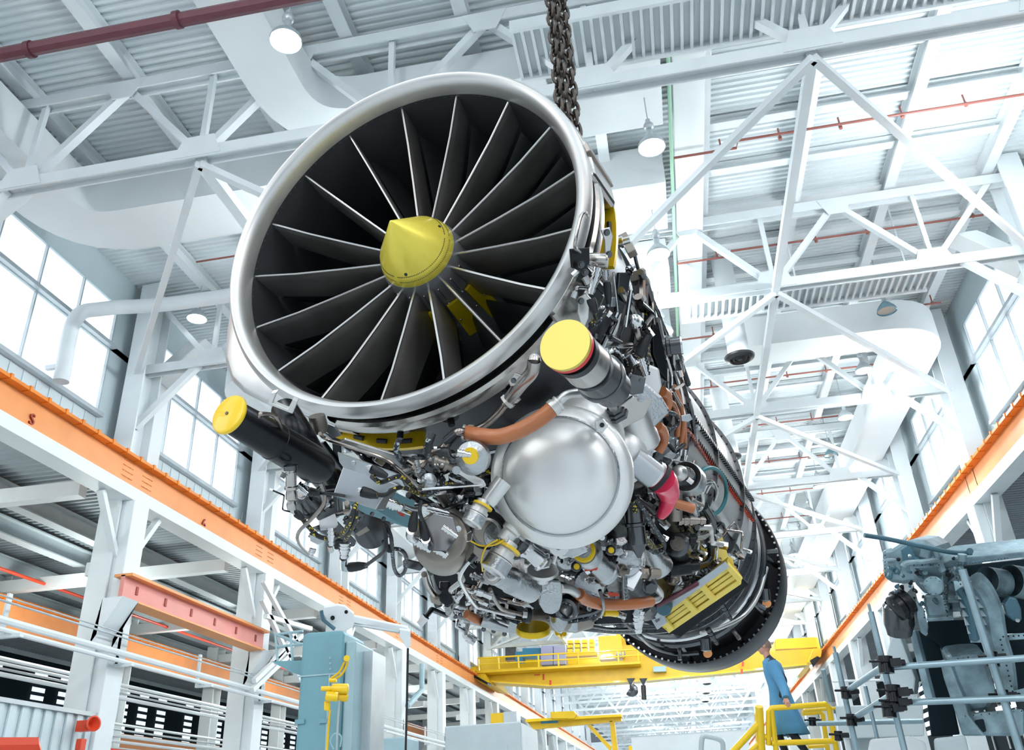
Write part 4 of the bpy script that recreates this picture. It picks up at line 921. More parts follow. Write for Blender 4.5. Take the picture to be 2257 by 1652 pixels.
for i, (dy, m_) in enumerate(((0, gun), (9, braidw), (18, gun))):
    tb('harness', m_, [(1180, 1366 + dy, .64), (1240, 1362 + dy, .645), (1300, 1352 + dy, .64), (1325, 1340 + dy * .5, .63)], 9, 8)
    tb('harness', m_, [(1230, 1375 + dy * .4, .6), (1290, 1378 + dy * .5, .6), (1350, 1386 + dy * .4, .58), (1410, 1384 + dy * .5, .54)], 7, 8)
conn((1402, 1350, .58), (.1, 1, 0), 20, 44); conn((1415, 1345, .58), (-.1, 1, 0), 14, 50)
pg('red_tag', redp, (1350, 1310, .64), (0, .2, -1), [(1338, 1304), (1362, 1306), (1366, 1313), (1344, 1314)], 1); pg('red_tag', redp, (1308, 1254, .64), (0, .2, -1), [(1288, 1254), (1318, 1250), (1316, 1256), (1288, 1259)], 1)
tb('cable', black, [(1370, 1345, .6), (1376, 1370, .58), (1392, 1385, .55), (1410, 1400, .52)], 8, 8)
# harness from behind the dome
tb('braided_cable', braidy, [(1392, 1102, .56), (1402, 1130, .57), (1412, 1160, .58), (1424, 1190, .585), (1442, 1206, .58), (1458, 1200, .57)], 12, 10)
tb('braided_cable', braidw, [(1398, 1096, .56), (1415, 1118, .57), (1430, 1145, .57), (1446, 1170, .57), (1462, 1195, .57), (1460, 1212, .575), (1444, 1216, .58), (1428, 1206, .58)], 12, 10)
tb('cable', black, [(1405, 1098, .55), (1428, 1115, .56), (1442, 1130, .56)], 10, 8)
la('pearl_can', tan, (1486, 1110, .50), (.0, 1, 0), [(-30, 0), (-30, 18), (36, 18), (36, 0)], 24)
la('amber_hose', hosem, (1486, 1108, .52), (.95, .28, .1), [(0, 0), (0, 11), (46, 11), (46, 0)], 20); la('hose_collar', black, (1497, 1112, .52), (.95, .28, .1), [(-2, 11.4), (-2, 12.5), (3, 12.5), (3, 11)], 20)
tb('loop_tube', rimm, [(1530, 1124, .50), (1544, 1120, .5), (1549, 1100, .5), (1542, 1080, .5), (1524, 1072, .5)], 10, 12)
conn((1495, 1146, .52), (1, .02, 0), 22, 60, m=brz)
tb('bleed_pipe', gun, [(1552, 1115, .47), (1566, 1140, .48), (1572, 1170, .49), (1568, 1200, .5), (1566, 1225, .51), (1554, 1240, .52), (1535, 1246, .53)], 18, 16)
la('clamp', black, (1567, 1200, .505), (.0, 1, 0), [(-5, 9), (-5, 13), (5, 13), (5, 9)], 20)
tb('elbow', ti, [(1530, 1183, .52), (1548, 1182, .51), (1562, 1168, .5), (1560, 1150, .49)], 16, 14)
la('motor_can', blk, (1500, 1190, .5), (1, -.05, 0), [(-30, 0), (-30, 18), (16, 18), (20, 12), (32, 12), (32, 0)], 24); la('motor_can', blk, (1495, 1250, .54), (1, -.1, 0), [(-20, 0), (-20, 20), (26, 18), (28, 12), (45, 12), (45, 0)], 24)
# round socket (1510,1045) and the loops right of the red cap
rs = la('ring_housing', castal, (1512, 1050, .50), (.2, .2, 1), [(0, 22), (-4, 30), (-2, 34), (20, 36), (60, 36)], 36); la('ring_face', gun, (1512, 1050, .50), (.2, .2, 1), [(-5, 22), (-6, 24), (-6, 32), (-4, 33)], 36, par=rs)
la('centre_plug', rimm, (1496, 1040, .50), (.2, .2, 1), [(-14, 0), (-10, 10), (0, 16), (12, 18)], 28, par=rs)
la('valve_neck', castal, (1516, 1080, .49), (.25, 1, .1), [(-20, 22), (0, 20), (26, 14), (30, 12), (60, 12), (60, 0)], 24)
lp = [(1565 + 36 * cos(t), 1082 + 52 * sin(t), .44 + .01) for t in [x * .35 for x in range(18)]]
o_ = MB().tube([Spt(*p) for p in lp], 4.5 * px_(Spt(*lp[0])), 8, 3, closed=True).build('laced_cable_loop', teal_lace, engine); o_['label'] = 'teal laced cable loop'
for k in range(6):
    tb('bundle_tube', rimm if k % 2 else gun, [(1535 + 4 * k, 1095 - 2 * k, .44), (1545 + 5 * k, 1068 - 1 * k, .45), (1565 + 3 * k, 1058 + 5 * k, .45), (1580 - k, 1072 + 6 * k, .44)], 8, 10)
# sleeved hoses on the right flank
for pts in ([(1458, 862, .45), (1468, 870, .45), (1470, 890, .45), (1462, 912, .45)], [(1470, 880, .44), (1486, 895, .44), (1494, 925, .44), (1492, 960, .44)], [(1484, 850, .42), (1498, 890, .43), (1505, 930, .43), (1500, 975, .43)], [(1490, 860, .42), (1502, 900, .425), (1508, 950, .425), (1508, 985, .425)], [(1448, 938, .47), (1460, 950, .47), (1462, 970, .47), (1450, 995, .47)]):
    tb('insulated_hose', hosem, pts, 24 if pts[0][0] in (1458, 1448) else 13, 16, label='brown sleeved hose on the right flank')
tb('braided_cable', braidw, [(1452, 918, .46), (1470, 908, .46), (1490, 915, .46), (1494, 932, .46), (1480, 945, .46), (1462, 942, .46)], 10, 8)
for x, y in ((1492, 968), (1502, 978), (1510, 990)): conn((x, y, .43), (-.1, 1, 0), 10, 26)
tb('red_cable', braidr, [(1505, 940, .42), (1518, 950, .42), (1530, 965, .43), (1550, 1000, .43), (1562, 1022, .43)], 6, 8)
# yellow electronics units slung under the rear
nY = (-.15, .55, -1)
un = pg('electronic_unit', cabyel2, (1540, 1300, .55), nY, [(1440, 1368), (1474, 1394), (1634, 1286), (1602, 1240)], 30, bev=2)
un['label'] = 'yellow finned electronic control unit'
for k in range(4):
    u = (.18, .42, .62, .9)[k]; x0, y0, x1, y1 = 1442 + 32 * u, 1360 + 34 * u, 1600 + 34 * u, 1244 + 42 * u; w2 = (5, 3.5, 4, 5)[k]
    pg('cooling_fin', cabyel, (1540, 1300, .565), nY, [(x0 - w2 * .6, y0 - w2), (x1 - w2 * .6, y1 - w2), (x1 + w2 * .6, y1 + w2), (x0 + w2 * .6, y0 + w2)], 10, par=un, bev=1)
for u in (.02, .35, .6, .97):
    a_ = (1442 + 158 * u, 1360 - 116 * u); pg('fin_bridge', cabyel, (1540, 1300, .570), nY, [a_, (a_[0] + 9, a_[1] - 6.5), (a_[0] + 41, a_[1] + 29), (a_[0] + 31, a_[1] + 35)], 9, par=un, bev=1)
pg('unit_lid', cabgrey, (1520, 1298, .565), nY, [(1436, 1352), (1598, 1238), (1606, 1250), (1448, 1364)], 4, par=un)
pg('connector_block', cabgrey, (1456, 1360, .57), (-.3, .3, -1), [(1434, 1364), (1458, 1348), (1470, 1372), (1448, 1388)], 10, par=un, bev=2)
for x, y in ((1447, 1367), (1455, 1374)): pg('port', gun, (x, y, .575), (-.3, .3, -1), [(x - 4, y), (x + 2, y - 5), (x + 6, y), (x, y + 5)], 2, par=un)
pg('unit_bracket', cabyel, (1590, 1200, .5), (.5, .3, -1), [(1540, 1175), (1560, 1185), (1582, 1168), (1592, 1180), (1604, 1220), (1620, 1260), (1600, 1250), (1588, 1228), (1560, 1240), (1545, 1215)], 8, bev=1)
pg('unit_bracket', cabyel, (1606, 1240, .5), (1, .2, -1), [(1600, 1222), (1616, 1230), (1622, 1282), (1612, 1262)], 6)
tb('purple_hose', maroon, [(1448, 1334, .58), (1490, 1312, .58), (1536, 1286, .57)], 12, 12, 2)
la('round_connector', tealm, (1462, 1342, .575), (-.3, .6, -1), [(-20, 0), (-20, 16), (0, 17), (3, 14), (3, 0)], 24)
pg('unit_tray', blk, (1520, 1330, .50), nY, [(1420, 1372), (1600, 1240), (1650, 1290), (1500, 1405)], 12, bev=3)
for (x, y) in ((1590, 1330), (1560, 1385)):
    conn((x, y, .5), (.5, .8, .2), 13, 44, m=gun)
tb('purge_pipe', rimm, [(1545, 1395, .47), (1590, 1382, .47), (1640, 1355, .46), (1672, 1310, .45), (1690, 1250, .44)], 9, 10)
tb('purge_pipe', gun, [(1405, 1395, .47), (1440, 1425, .46), (1490, 1440, .46), (1540, 1438, .46)], 9, 10)
for x, y in ((1690, 1330), (1560, 1440)):
    o_ = la('igniter_cap', orange, (x, y, .465), (.2, .5, -1), [(-8, 0), (-8, 9), (0, 10), (4, 0)], 14); la('igniter_body', gun, (x - 4, y - 16, .46), (.1, 1, -.3), [(-16, 0), (-16, 12), (8, 12), (12, 0)], 16)
# right flank fittings near the yellow ring
la('sensor_can', ti, (1334, 575, .47), (-1, -.05, .2), [(-8, 0), (-6, 15), (0, 17), (30, 17), (40, 15), (70, 16), (70, 0)], 24)
conn((1318, 590, .48), (-.28, 1, 0), 22, 60); conn((1334, 596, .47), (.1, 1, 0), 16, 22)
boot((1302, 658, .48), (.35, 1, 0), 20, 34); boot((1338, 622, .47), (.08, 1, 0), 18, 48)
tb('braided_cable', braidy, [(1310, 690, .48), (1312, 704, .48), (1300, 715, .48)], 9, 8); tb('braided_cable', braidw, [(1342, 665, .47), (1338, 685, .47), (1320, 708, .48), (1300, 722, .48)], 9, 8)
tb('u_pipe', ti, [(1296, 478, .455), (1290, 468, .46), (1280, 478, .46), (1270, 520, .465), (1268, 545, .465), (1278, 556, .465)], 8, 10)
pg('latch_bracket', blk, (1272, 570, .46), (.4, 0, -1), [(1258, 548), (1300, 545), (1300, 580), (1285, 600), (1262, 590)], 12, bev=2)
for x, y in ((1281, 583), (1290, 600), (1280, 663), (1337, 512), (1342, 560)): bolt(engine, (x, y, .475), (.4, .1, -1), 6, gun)
pg('lug_plate', rimm, (1288, 665, .46), (.4, 0, -1), [(1276, 655), (1290, 648), (1300, 658), (1298, 700), (1285, 730), (1274, 690)], 8, bev=2)
pg('stay_plate', rimm, (1340, 540, .46), (.6, 0, -1), [(1325, 505), (1345, 500), (1352, 520), (1345, 560), (1335, 560), (1334, 530)], 6, bev=2)
for (x, y, x2, y2, w_) in ((1352, 600, 1362, 690, 5), (1390, 640, 1378, 720, 12), (1300, 770, 1390, 760, 14), (1360, 690, 1320, 780, 14)):
    tb('link_rod', chrome, [(x, y, .45), ((x + x2) / 2, (y + y2) / 2, .45), (x2, y2, .45)], w_, 10, 1)
pg('duct_plate', gun, (1376, 670, .43), (.8, 0, -1), [(1365, 600), (1392, 600), (1385, 640), (1370, 700), (1345, 760), (1340, 750), (1358, 690)], 10, bev=2)
pg('duct_plate', ti, (1350, 740, .44), (.5, .1, -1), [(1352, 700), (1372, 690), (1360, 740), (1338, 780), (1318, 790), (1330, 750)], 10, bev=2)
la('ring_socket', chrome, (1395, 705, .45), (.5, .4, 1), [(-14, 0), (-10, 8), (-6, 12), (-2, 10), (2, 15), (6, 13), (10, 17), (20, 17)], 24)
conn((1402, 805, .47), (-.45, -.8, .2), 26, 26); conn((1412, 790, .47), (.3, .9, 0), 30, 40)
boot((1406, 782, .47), (.5, -.9, 0), 24, 50)
tb('cable', black, [(1425, 740, .46), (1432, 715, .45), (1430, 690, .45), (1425, 670, .44)], 8, 8); tb('braided_cable', braidw, [(1432, 742, .45), (1440, 770, .45), (1436, 800, .45), (1442, 815, .45)], 8, 8)
la('exhaust_stub', gun, (1500, 760, .50), (-1, .12, .2), [(-2, 0), (-2, 20), (22, 20), (24, 23), (30, 23), (32, 19), (60, 19)], 32)
la('stub_ring', chrome, (1500, 760, .50), (-1, .12, .2), [(-4, 16), (-4, 21), (0, 21)], 32)
pg('stub_plate', blk, (1450, 770, .47), (.8, 0, -1), [(1438, 714), (1444, 713), (1458, 740), (1470, 800), (1472, 840), (1455, 820), (1440, 780)], 10, bev=2)
tb('link_rod', gun, [(1478, 798, .42), (1490, 840, .42), (1496, 860, .42)], 7, 8); tb('link_rod', chrome, [(1470, 790, .43), (1480, 830, .43), (1478, 870, .43)], 8, 8)
# plugs and gauges left of dome
gz = la('pressure_switch', castal, (1040, 1010, .57), (.35, -.15, 1), [(-20, 0), (-20, 10), (-6, 32), (0, 38), (20, 38), (40, 28)], 32)
o_ = la('gasket', capy, (1040, 1003, .585), (.35, -.15, 1), [(-14, 0), (-14, 18), (-8, 19), (-4, 0)], 28, par=gz); o_['label'] = 'yellow gasket disc'
conn((1006, 997, .60), (.9, .15, .2), 18, 32); boot((988, 997, .59), (-1, .02, 0), 18, 26)
tb('link_rod', chrome, [(930, 1078, .6), (1000, 1073, .6), (1062, 1068, .6)], 6, 8, 1)
pg('link_arm', rimm, (1030, 1062, .585), (0, .3, -1), [(996, 1036), (1008, 1030), (1066, 1058), (1072, 1070), (1060, 1076)], 6, bev=2)
bolt(engine, (1006, 1036, .6), (0, 0, -1), 7, castal)
la('clevis_ball', castal, (945, 1060, .58), (0, 0, -1), [(-12, 0), (-10, 16), (0, 18), (8, 12), (12, 0)], 20)
for x, y, r_ in ((905, 1040, 12), (960, 1020, 16), (975, 1035, 10), (1000, 1010, 12), (990, 1100, 14), (1010, 1115, 12)):
    la('fitting', gun, (x, y, .54), (.2, .3, -1), [(-30, 0), (-30, r_), (0, r_), (4, r_ * .6), (6, 0)], 16)
for (pts, w_, m_) in (([(900, 1090, .55), (940, 1110, .55), (985, 1120, .55), (1020, 1140, .55)], 14, gun), ([(940, 1065, .55), (970, 1090, .55), (1000, 1130, .56), (1030, 1140, .56)], 20, tan), ([(880, 1030, .5), (930, 1045, .52), (960, 1060, .54)], 10, gun), ([(1230, 1110, .5), (1250, 1150, .5)], 10, gun)):
    tb('oil_tube', m_, pts, w_, 12)
# ---- dense small pipework wrapped round the casing
rnd = random.Random(11)
def sfc(a): 
    return (.405 if a < .55 else .395) if a < 1.2 else (.385 + (a - 1.2) * .08 if a < 1.95 else .445 - (a - 1.95) * .04)
cnt = {}
def lim(n, k=95):
    cnt[n] = cnt.get(n, 0) + 1; return cnt[n] <= k
for i in range(90):
    a = rnd.uniform(.2, 2.0); t = rnd.uniform(-150, 22) if a < 1.05 else rnd.uniform(-75, -34); r = sfc(a) + rnd.uniform(.012, .04)
    L_ = rnd.uniform(.1, .45); dt = rnd.uniform(-14, 14); m_ = rnd.choice([gun, gun, chrome, brz, blk, ti]); w_ = rnd.choice([.004, .005, .006, .008, .011])
    pts = [E(a, r, t), E(a + L_ * .3, sfc(a + L_ * .3) + .03, t), E(a + L_ * .5, sfc(a + L_ * .5) + .03, t + dt), E(a + L_, sfc(min(2.4, a + L_)) + .02, t + dt)]
    MB().tube(pts, w_, 8, 3).build('pipe', m_, engine)
for i in range(70):
    a = rnd.uniform(.25, 2.3); t0 = rnd.uniform(-150, -10) if a < 1.0 else rnd.uniform(-110, -75); sp = rnd.uniform(10, 40); r = sfc(a) + rnd.uniform(.015, .045)
    m_ = rnd.choice([gun, chrome, braidw, braidy, brz, blk, teal_lace if i % 7 == 0 else gun]); w_ = rnd.choice([.004, .005, .007])
    MB().tube([E(a + .02 * sin(j), r, t0 + sp * j / 6) for j in range(7)], w_, 8, 2).build('harness', m_, engine)
for i in range(90):
    a = rnd.uniform(.22, 2.3); t = rnd.uniform(-150, 20) if a < 1.05 else rnd.uniform(-75, -34); r = sfc(a) + .005; n_ = E(0, 1, t) - EO
    p = E(a, r, t); q = rnd.uniform(.008, .018); h = rnd.uniform(.015, .05)
    MB().lathe(p, n_, [(0, q), (h * .3, q), (h * .3, q * 1.25), (h * .5, q * 1.25), (h * .5, q * .8), (h, q * .7), (h, 0)], rnd.choice([6, 14])).build('fitting', rnd.choice([gun, chrome, castal, blk, brz, castal]), engine)
for i in range(70):
    a = rnd.uniform(.22, 2.2); t = rnd.uniform(-150, 18) if a < 1.05 else rnd.uniform(-75, -36); r = sfc(a) + .02; n_ = E(0, 1, t) - EO; tg = E(0, 1, t + 90) - EO
    an = rnd.uniform(0, pi); X = EA * cos(an) + tg * sin(an); Y_ = tg * cos(an) - EA * sin(an)
    MB().box(E(a, r, t), (rnd.uniform(.02, .08), rnd.uniform(.015, .04), rnd.uniform(.01, .04)), (X, Y_, n_)).build('bracket', rnd.choice([gun, castal, boxm, blk, ti, tan]), engine, bev=.002)
# dense clutter hanging round the gearbox
for i in range(80):
    px, py = rnd.choice([(rnd.uniform(960, 1420), rnd.uniform(1230, 1370)), (rnd.uniform(880, 1060), rnd.uniform(1000, 1150)), (rnd.uniform(1380, 1560), rnd.uniform(1090, 1300)), (rnd.uniform(1300, 1480), rnd.uniform(1180, 1350))])
    r = .56 if px < 1380 else .50
    k = rnd.random()
    if k < .4:
        ang = rnd.uniform(0, 2 * pi); L_ = rnd.uniform(20, 60); b_ = rnd.uniform(-20, 20)
        MB().tube([Spt(px, py, r), Spt(px + L_ * .5 * cos(ang) + b_, py + L_ * .5 * sin(ang), r + .015), Spt(px + L_ * cos(ang), py + L_ * sin(ang), r)], rnd.choice([.003, .005, .007, .009]), 10, 4).build('line', rnd.choice([chrome, gun, brz, gun, blk, braidw]), engine)
    elif k < .8:
        q = rnd.uniform(5, 15); la('fitting', rnd.choice([castal, gun, chrome, blk, castal]), (px, py, r), (rnd.uniform(-.8, .8), rnd.uniform(-.6, .6), -1), [(-30, 0), (-30, q), (0, q), (0, q * .75), (6, q * .75), (6, q * .4), (10, q * .4), (10, 0)], rnd.choice([6, 18]), smooth=True)
    else:
        q = rnd.uniform(8, 18); pg('bracket', rnd.choice([castal, gun, boxm, blk]), (px, py, r), (rnd.uniform(-.6, .6), rnd.uniform(-.6, .6), -1), [(px - q, py - q * .6), (px + q * .7, py - q), (px + q, py + q * .5), (px - q * .5, py + q)], 8, bev=1.5)
def valve(px, py, r, q, nm_, m1, m2):
    d = Vector((rnd.uniform(-1, 1), rnd.uniform(-1, 1), -rnd.uniform(.2, .9))).normalized(); n_ = rnd.choice([6, 18, 20]); h = q * rnd.uniform(1.6, 3.2)
    pr = [(-h, 0), (-h, q * .8), (-h * .3, q * .8), (-h * .3, q * 1.25), (-h * .12, q * 1.25), (-h * .12, q * .9), (h * .3, q * .85), (h * .32, q), (h * .5, q), (h * .52, q * .55), (h * .8, q * .5), (h * .8, 0)]
    o = la(nm_, m1, (px, py, r), tuple(d), pr, n_, smooth=n_ > 6)
    if q > 9:
        for k in range(3):
            t = 2 * pi * k / 3 + q; bolt(o, (px + q * 1.1 * cos(t), py + q * 1.1 * sin(t), r + .01), tuple(d), q * .2, m2)
def elbowrun(px, py, r, w_, m_, nm_):
    an = rnd.choice([0, .5, 1.6, 2.2, 3.1, 3.9]) + rnd.uniform(-.3, .3); L1, L2, L3 = rnd.uniform(12, 34), rnd.uniform(10, 30), rnd.uniform(10, 30); p = [(px, py, r)]
    for L_, da in ((L1, 0), (4, .6), (4, .6), (L2, .3), (4, -.6), (4, -.7), (L3, 0)):
        an += da; x, y, _ = p[-1]; p.append((x + L_ * cos(an), y + L_ * sin(an), r + rnd.uniform(-.006, .008)))
    o = tb(nm_, m_, p, w_, 10, 3)
    d = (p[-1][0] - p[-2][0], p[-1][1] - p[-2][1], 0); la('tube_nut', chrome, p[-1], d, [(-w_, 0), (-w_, w_ * .8), (w_ * .8, w_ * .8), (w_ * .8, 0)], 6, smooth=False)
ZN = [((985, 1180, 1270, 1375), .655, 26), ((1240, 1430, 1190, 1365), .62, 30), ((885, 1045, 1000, 1130), .56, 16), ((1400, 1600, 1090, 1260), .515, 24), ((1290, 1420, 570, 850), .455, 22), ((1420, 1540, 830, 1060), .455, 14), ((650, 770, 1075, 1190), .63, 12), ((1060, 1240, 1210, 1300), .60, 8)]
for (x0, x1, y0, y1), r, n_ in ZN:
    for k in range(n_):
        px, py = rnd.uniform(x0, x1), rnd.uniform(y0, y1); z = rnd.random()
        if z < .5: valve(px, py, r - .02, rnd.uniform(5, 15) * (.7 if r < .5 else 1), 'valve', rnd.choice([castal, castal, gun, chrome, tan, blk]), rnd.choice([chrome, blk]))
        elif z < .9: elbowrun(px, py, r, rnd.choice([4, 6, 8, 10, 12]), rnd.choice([chrome, chrome, brz, gun, blk, rimm]), 'bent_tube')
        else: pg('small_bracket', rnd.choice([castal, boxm, gun]), (px, py, r), (rnd.uniform(-.8, .8), rnd.uniform(-.8, .8), -1), [(px - 12, py - 5), (px + 8, py - 9), (px + 14, py + 3), (px + 4, py + 9), (px - 10, py + 7)], 5, bev=1)
# ---- hoist chains
def chain(name, label, x0, y0, x1, y1, m):
    # chain hangs straight down through the ring of the hoist; built link by link as one mesh
    p = Spt(x1, y1, .43) if False else AD(x1, y1, 2.25); mb = MB(); L = .052; k = 0
    for k in range(230):
        c = p + Vector((0, 0, -.25 + k * L * .72)); a = k * pi / 2 + .5
        if c.z > G + 12.4: break
        s_ = Vector((cos(a), sin(a), 0)); up = Vector((0, 0, 1)); pts = []
        for j in range(8):
            t = 2 * pi * j / 8; pts.append(c + s_ * cos(t) * .0135 + up * (sin(t) * .0135 + (.0125 if sin(t) > 0.01 else (-.0125 if sin(t) < -.01 else 0))))
        mb.tube(pts, .0052, 6, 1 if k > 60 else 2, closed=True)
    mb.build(name, m, None, at=tuple(p), label=label, category='chain', group='hoist chains')
chain('hoist_chain', 'oily steel hoist chain, leftmost of the three above the engine', 1207, 0, 1236, 245, chainm)
chain('hoist_chain', 'oily steel hoist chain, middle of the three above the engine', 1222, 0, 1249, 255, chainm)
chain('hoist_chain', 'oily steel hoist chain, rightmost of the three above the engine', 1241, 0, 1268, 270, chainm)
MB().hexa([EP(.55, .12, .36), EP(.95, .12, .36), EP(.95, .30, .36), EP(.55, .30, .36), EP(.55, .12, .44), EP(.95, .12, .44), EP(.95, .30, .44), EP(.55, .30, .44)]).build('lifting_bracket', gun, engine, bev=.01)
# ================================================================ THINGS ON THE SHOP FLOOR AND ON THE RAILS
def pd(parent, name, m, c, nrm, pts, th, bev=0, label=None):
    # flat plate or block: outline in pixels laid on a plane through AD(*c) facing nrm, th metres thick (away from the lens)
    o = AD(*c); nv = C3(nrm, c[0], c[1]).normalized(); P = []
    for x, y in pts:
        r = ray(x, y); P.append(CAM + r * ((o - CAM).dot(nv) / r.dot(nv)))
    return lab(MB().poly(P, -nv * th).build(name, m, parent, bev=bev), label)
def td(parent, name, m, pts, w_, n=10, sub=1, label=None, **kw):
    return lab(MB().tube([AD(*p) for p in pts], w_ / 2, n, sub).build(name, m, parent, **kw), label)
def ld(parent, name, m, c, d, prof, n=28, label=None, ang=35):
    o = AD(*c); s = c[2] / F; return lab(MB().lathe(o, C3(d, c[0], c[1]), [(a * s, r * s) for a, r in prof], n).build(name, m, parent, ang=ang), label)
# faded red runway beam stub on the left columns
XB = -11.62
pa, pb = AX(262, 1262, XB), AX(583, 1394, XB); zc, zb_ = AX(262, 1262, XB).z, AX(262, 1318, XB).z
y0, y1 = AX(268, 1290, XB).y, AX(576, 1420, XB).y
t = thing('short_crane_beam', 'faded red steel beam bolted between two white columns on the left', 'beam', (XB, y0, zb_))
MB().bb((XB - .05, y0, zb_), (XB + .05, y1, zc)).build('web', pinkp, t)
MB().bb((XB - .22, y0, zc - .03), (XB + .22, y1, zc + .03)).build('top_flange', orange, t)
MB().bb((XB - .22, y0, zb_ - .04), (XB + .22, y1, zb_)).build('bottom_flange', orange, t)
for k in range(6):
    yy = y0 + .5 + (y1 - y0 - 1) * k / 5; MB().bb((XB + .05, yy - .04, zb_ + .18), (XB + .07, yy + .04, zb_ + .36)).build('wear_mark', darkred, t)
for k, yy in enumerate((y0 - .1, y1 - .1)):
    MB().hexa([(XB - .17, yy - .22, zb_ - 1.0), (XB - .3, yy - .22, zb_ - 1.0), (XB - .3, yy + .35, zb_ - 1.0), (XB - .17, yy + .35, zb_ - 1.0), (XB - .17, yy - .22, zb_ - .04), (XB + .3, yy - .22, zb_ - .04), (XB + .3, yy + .35, zb_ - .04), (XB - .17, yy + .35, zb_ - .04)]).build('corbel', white, None, at=(XB - .3, yy, zb_ - 1), label='white tapered corbel under the %s end of the faded red beam' % ('near' if k == 0 else 'far'), category='bracket', group='corbels under the faded red beam')
# pipe rack along the left columns
for k, (dz, r, nm_, m_) in enumerate(((0, .07, 'upper thick white pipe of the rack along the left columns', white), (-.16, .05, 'lower thick white pipe of the rack along the left columns', white), (.32, .022, 'thin grey conduit above the white rack pipes', steel), (.40, .016, 'topmost thin conduit above the white rack pipes', steel))):
    pipe('rack_pipe', nm_, m_, [V(-11.6, 8, 3.55 + dz), V(-11.6, 60, 3.55 + dz)], r, 'pipes on the left rack')
for k in range(12):
    yy = Y0 + 3.45 * k
    MB().bb(V(-11.8, yy - .05, 3.3), V(-11.4, yy + .05, 3.36)).bb(V(-11.85, yy - .05, 3.3), V(-11.8, yy + .05, 4.1)).build('pipe_bracket', white, None, at=tuple(V(-11.6, yy, 3.3)), label='small white bracket holding the left rack pipes, ' + near(k), category='bracket', group='brackets of the left pipe rack')
# dim racks, conduits and red pipes behind the columns
for k in range(9):
    x, z_ = -15 - .55 * (k % 5), 2.2 + .25 * k
    pipe('service_pipe', ('pale' if k % 3 else 'bright white') + ' service pipe against the dark left aisle, %s from the bottom' % ORD[k].replace('nearest', 'first'), white if k % 3 else steel, [V(x, 10, z_), V(x, 70, z_)], .03 + .012 * (k % 3), 'service pipes in the left aisle')
pipe('red_pipe', 'red fire pipe dropping beside the left partition', redp, [V(-13.2, 9, 2.95), V(-13.2, 15.4, 2.95), V(-13.2, 15.4, 1.6)], .045)
pipe('red_pipe', 'long red fire pipe low between the left columns', redp, [V(-14, 18, 2.0), V(-14, 70, 2.0)], .045)
pipe('red_pipe', 'red fire pipe high in the left aisle under the roof', redp, [V(-18.5, 12, 7.0), V(-18.5, 60, 7.0)], .05)
pipe('drain_pipe', 'black drain pipe on the aisle column at the far left', black, [V(-18.9, 19.6, 7.4), V(-18.9, 19.6, 4.2)], .08)
# partition, alarm horn, red box
t = thing('partition', 'pale blue ribbed metal partition at the bottom left corner', 'partition', tuple(V(-11.9, 8, -1.6)))
mb = MB()
for k in range(30): yy = 7.4 + .32 * k; mb.bb(V(-11.92, yy, -1.6), V(-11.88, yy + .17, 2.28)).bb(V(-11.97, yy + .15, -1.6), V(-11.93, yy + .34, 2.28))
mb.build('ribbed_sheet', siding, t); MB().bb(V(-12.0, 7.4, 2.28), V(-11.84, 17.0, 2.36)).build('top_rail', steel, t)
hp = AX(197, 1597, -11.5)
t = thing('alarm_horn', 'small red alarm horn on the white column at lower left', 'alarm', tuple(hp))
MB().lathe(hp, (1, -.5, .1), [(-.1, .05), (0, .06), (.05, .08), (.16, .15), (.17, .12), (.02, .03), (0, 0)], 20).build('horn', redp, t); MB().box(hp + Vector((-.16, .1, 0)), (.3, .16, .2)).build('driver', redp, t)
hp = AX(178, 1640, -11.5); MB().box(hp, (.12, .16, .2)).build('call_box', redp, None, bev=.01, at=tuple(hp), label='small red box below the alarm horn', category='box')
pd(None, 'red_crate', redp, (40, 1648, 10.5), (0, .3, -1), [(-20, 1641), (86, 1640), (92, 1662), (-20, 1664)], .3)
o_ = bpy.data.objects['red_crate']; o_['label'] = 'dull red crate edge at the very bottom left'; o_['category'] = 'crate'
# lattice stair and platform left of the tower
t = thing('stair_lattice', 'white lattice frame of crossing bars left of the blue-grey tower', 'frame', tuple(AX(640, 1560, -11)))
for a, b_ in (((577, 1320), (660, 1500)), ((580, 1280), (655, 1420)), ((560, 1500), (665, 1400)), ((585, 1357), (685, 1385)), ((555, 1520), (640, 1440)), ((650, 1400), (600, 1460))):
    MB().bar(AX(a[0], a[1], -11), AX(b_[0], b_[1], -11), .12, .12).build('lattice_bar', white, t)
t = thing('access_platform', 'grey platform with thin handrails fixed to the tower', 'platform', tuple(AY(630, 1465, 12.6)))
MB().poly([AY(598, 1457, 12.2), AY(672, 1454, 12.2), AY(672, 1490, 12.2), AY(640, 1480, 12.2)], (0, 1.0, 0)).build('deck', bluem, t)
for a, b_ in (((607, 1398), (612, 1457)), ((640, 1395), (645, 1455)), ((605, 1398), (668, 1390)), ((608, 1425), (668, 1418)), ((610, 1398), (665, 1420))):
    MB().tube([AY(a[0], a[1], 12.4), AY(b_[0], b_[1], 12.4)], .02, 8, 1).build('handrail', bluem2, t)
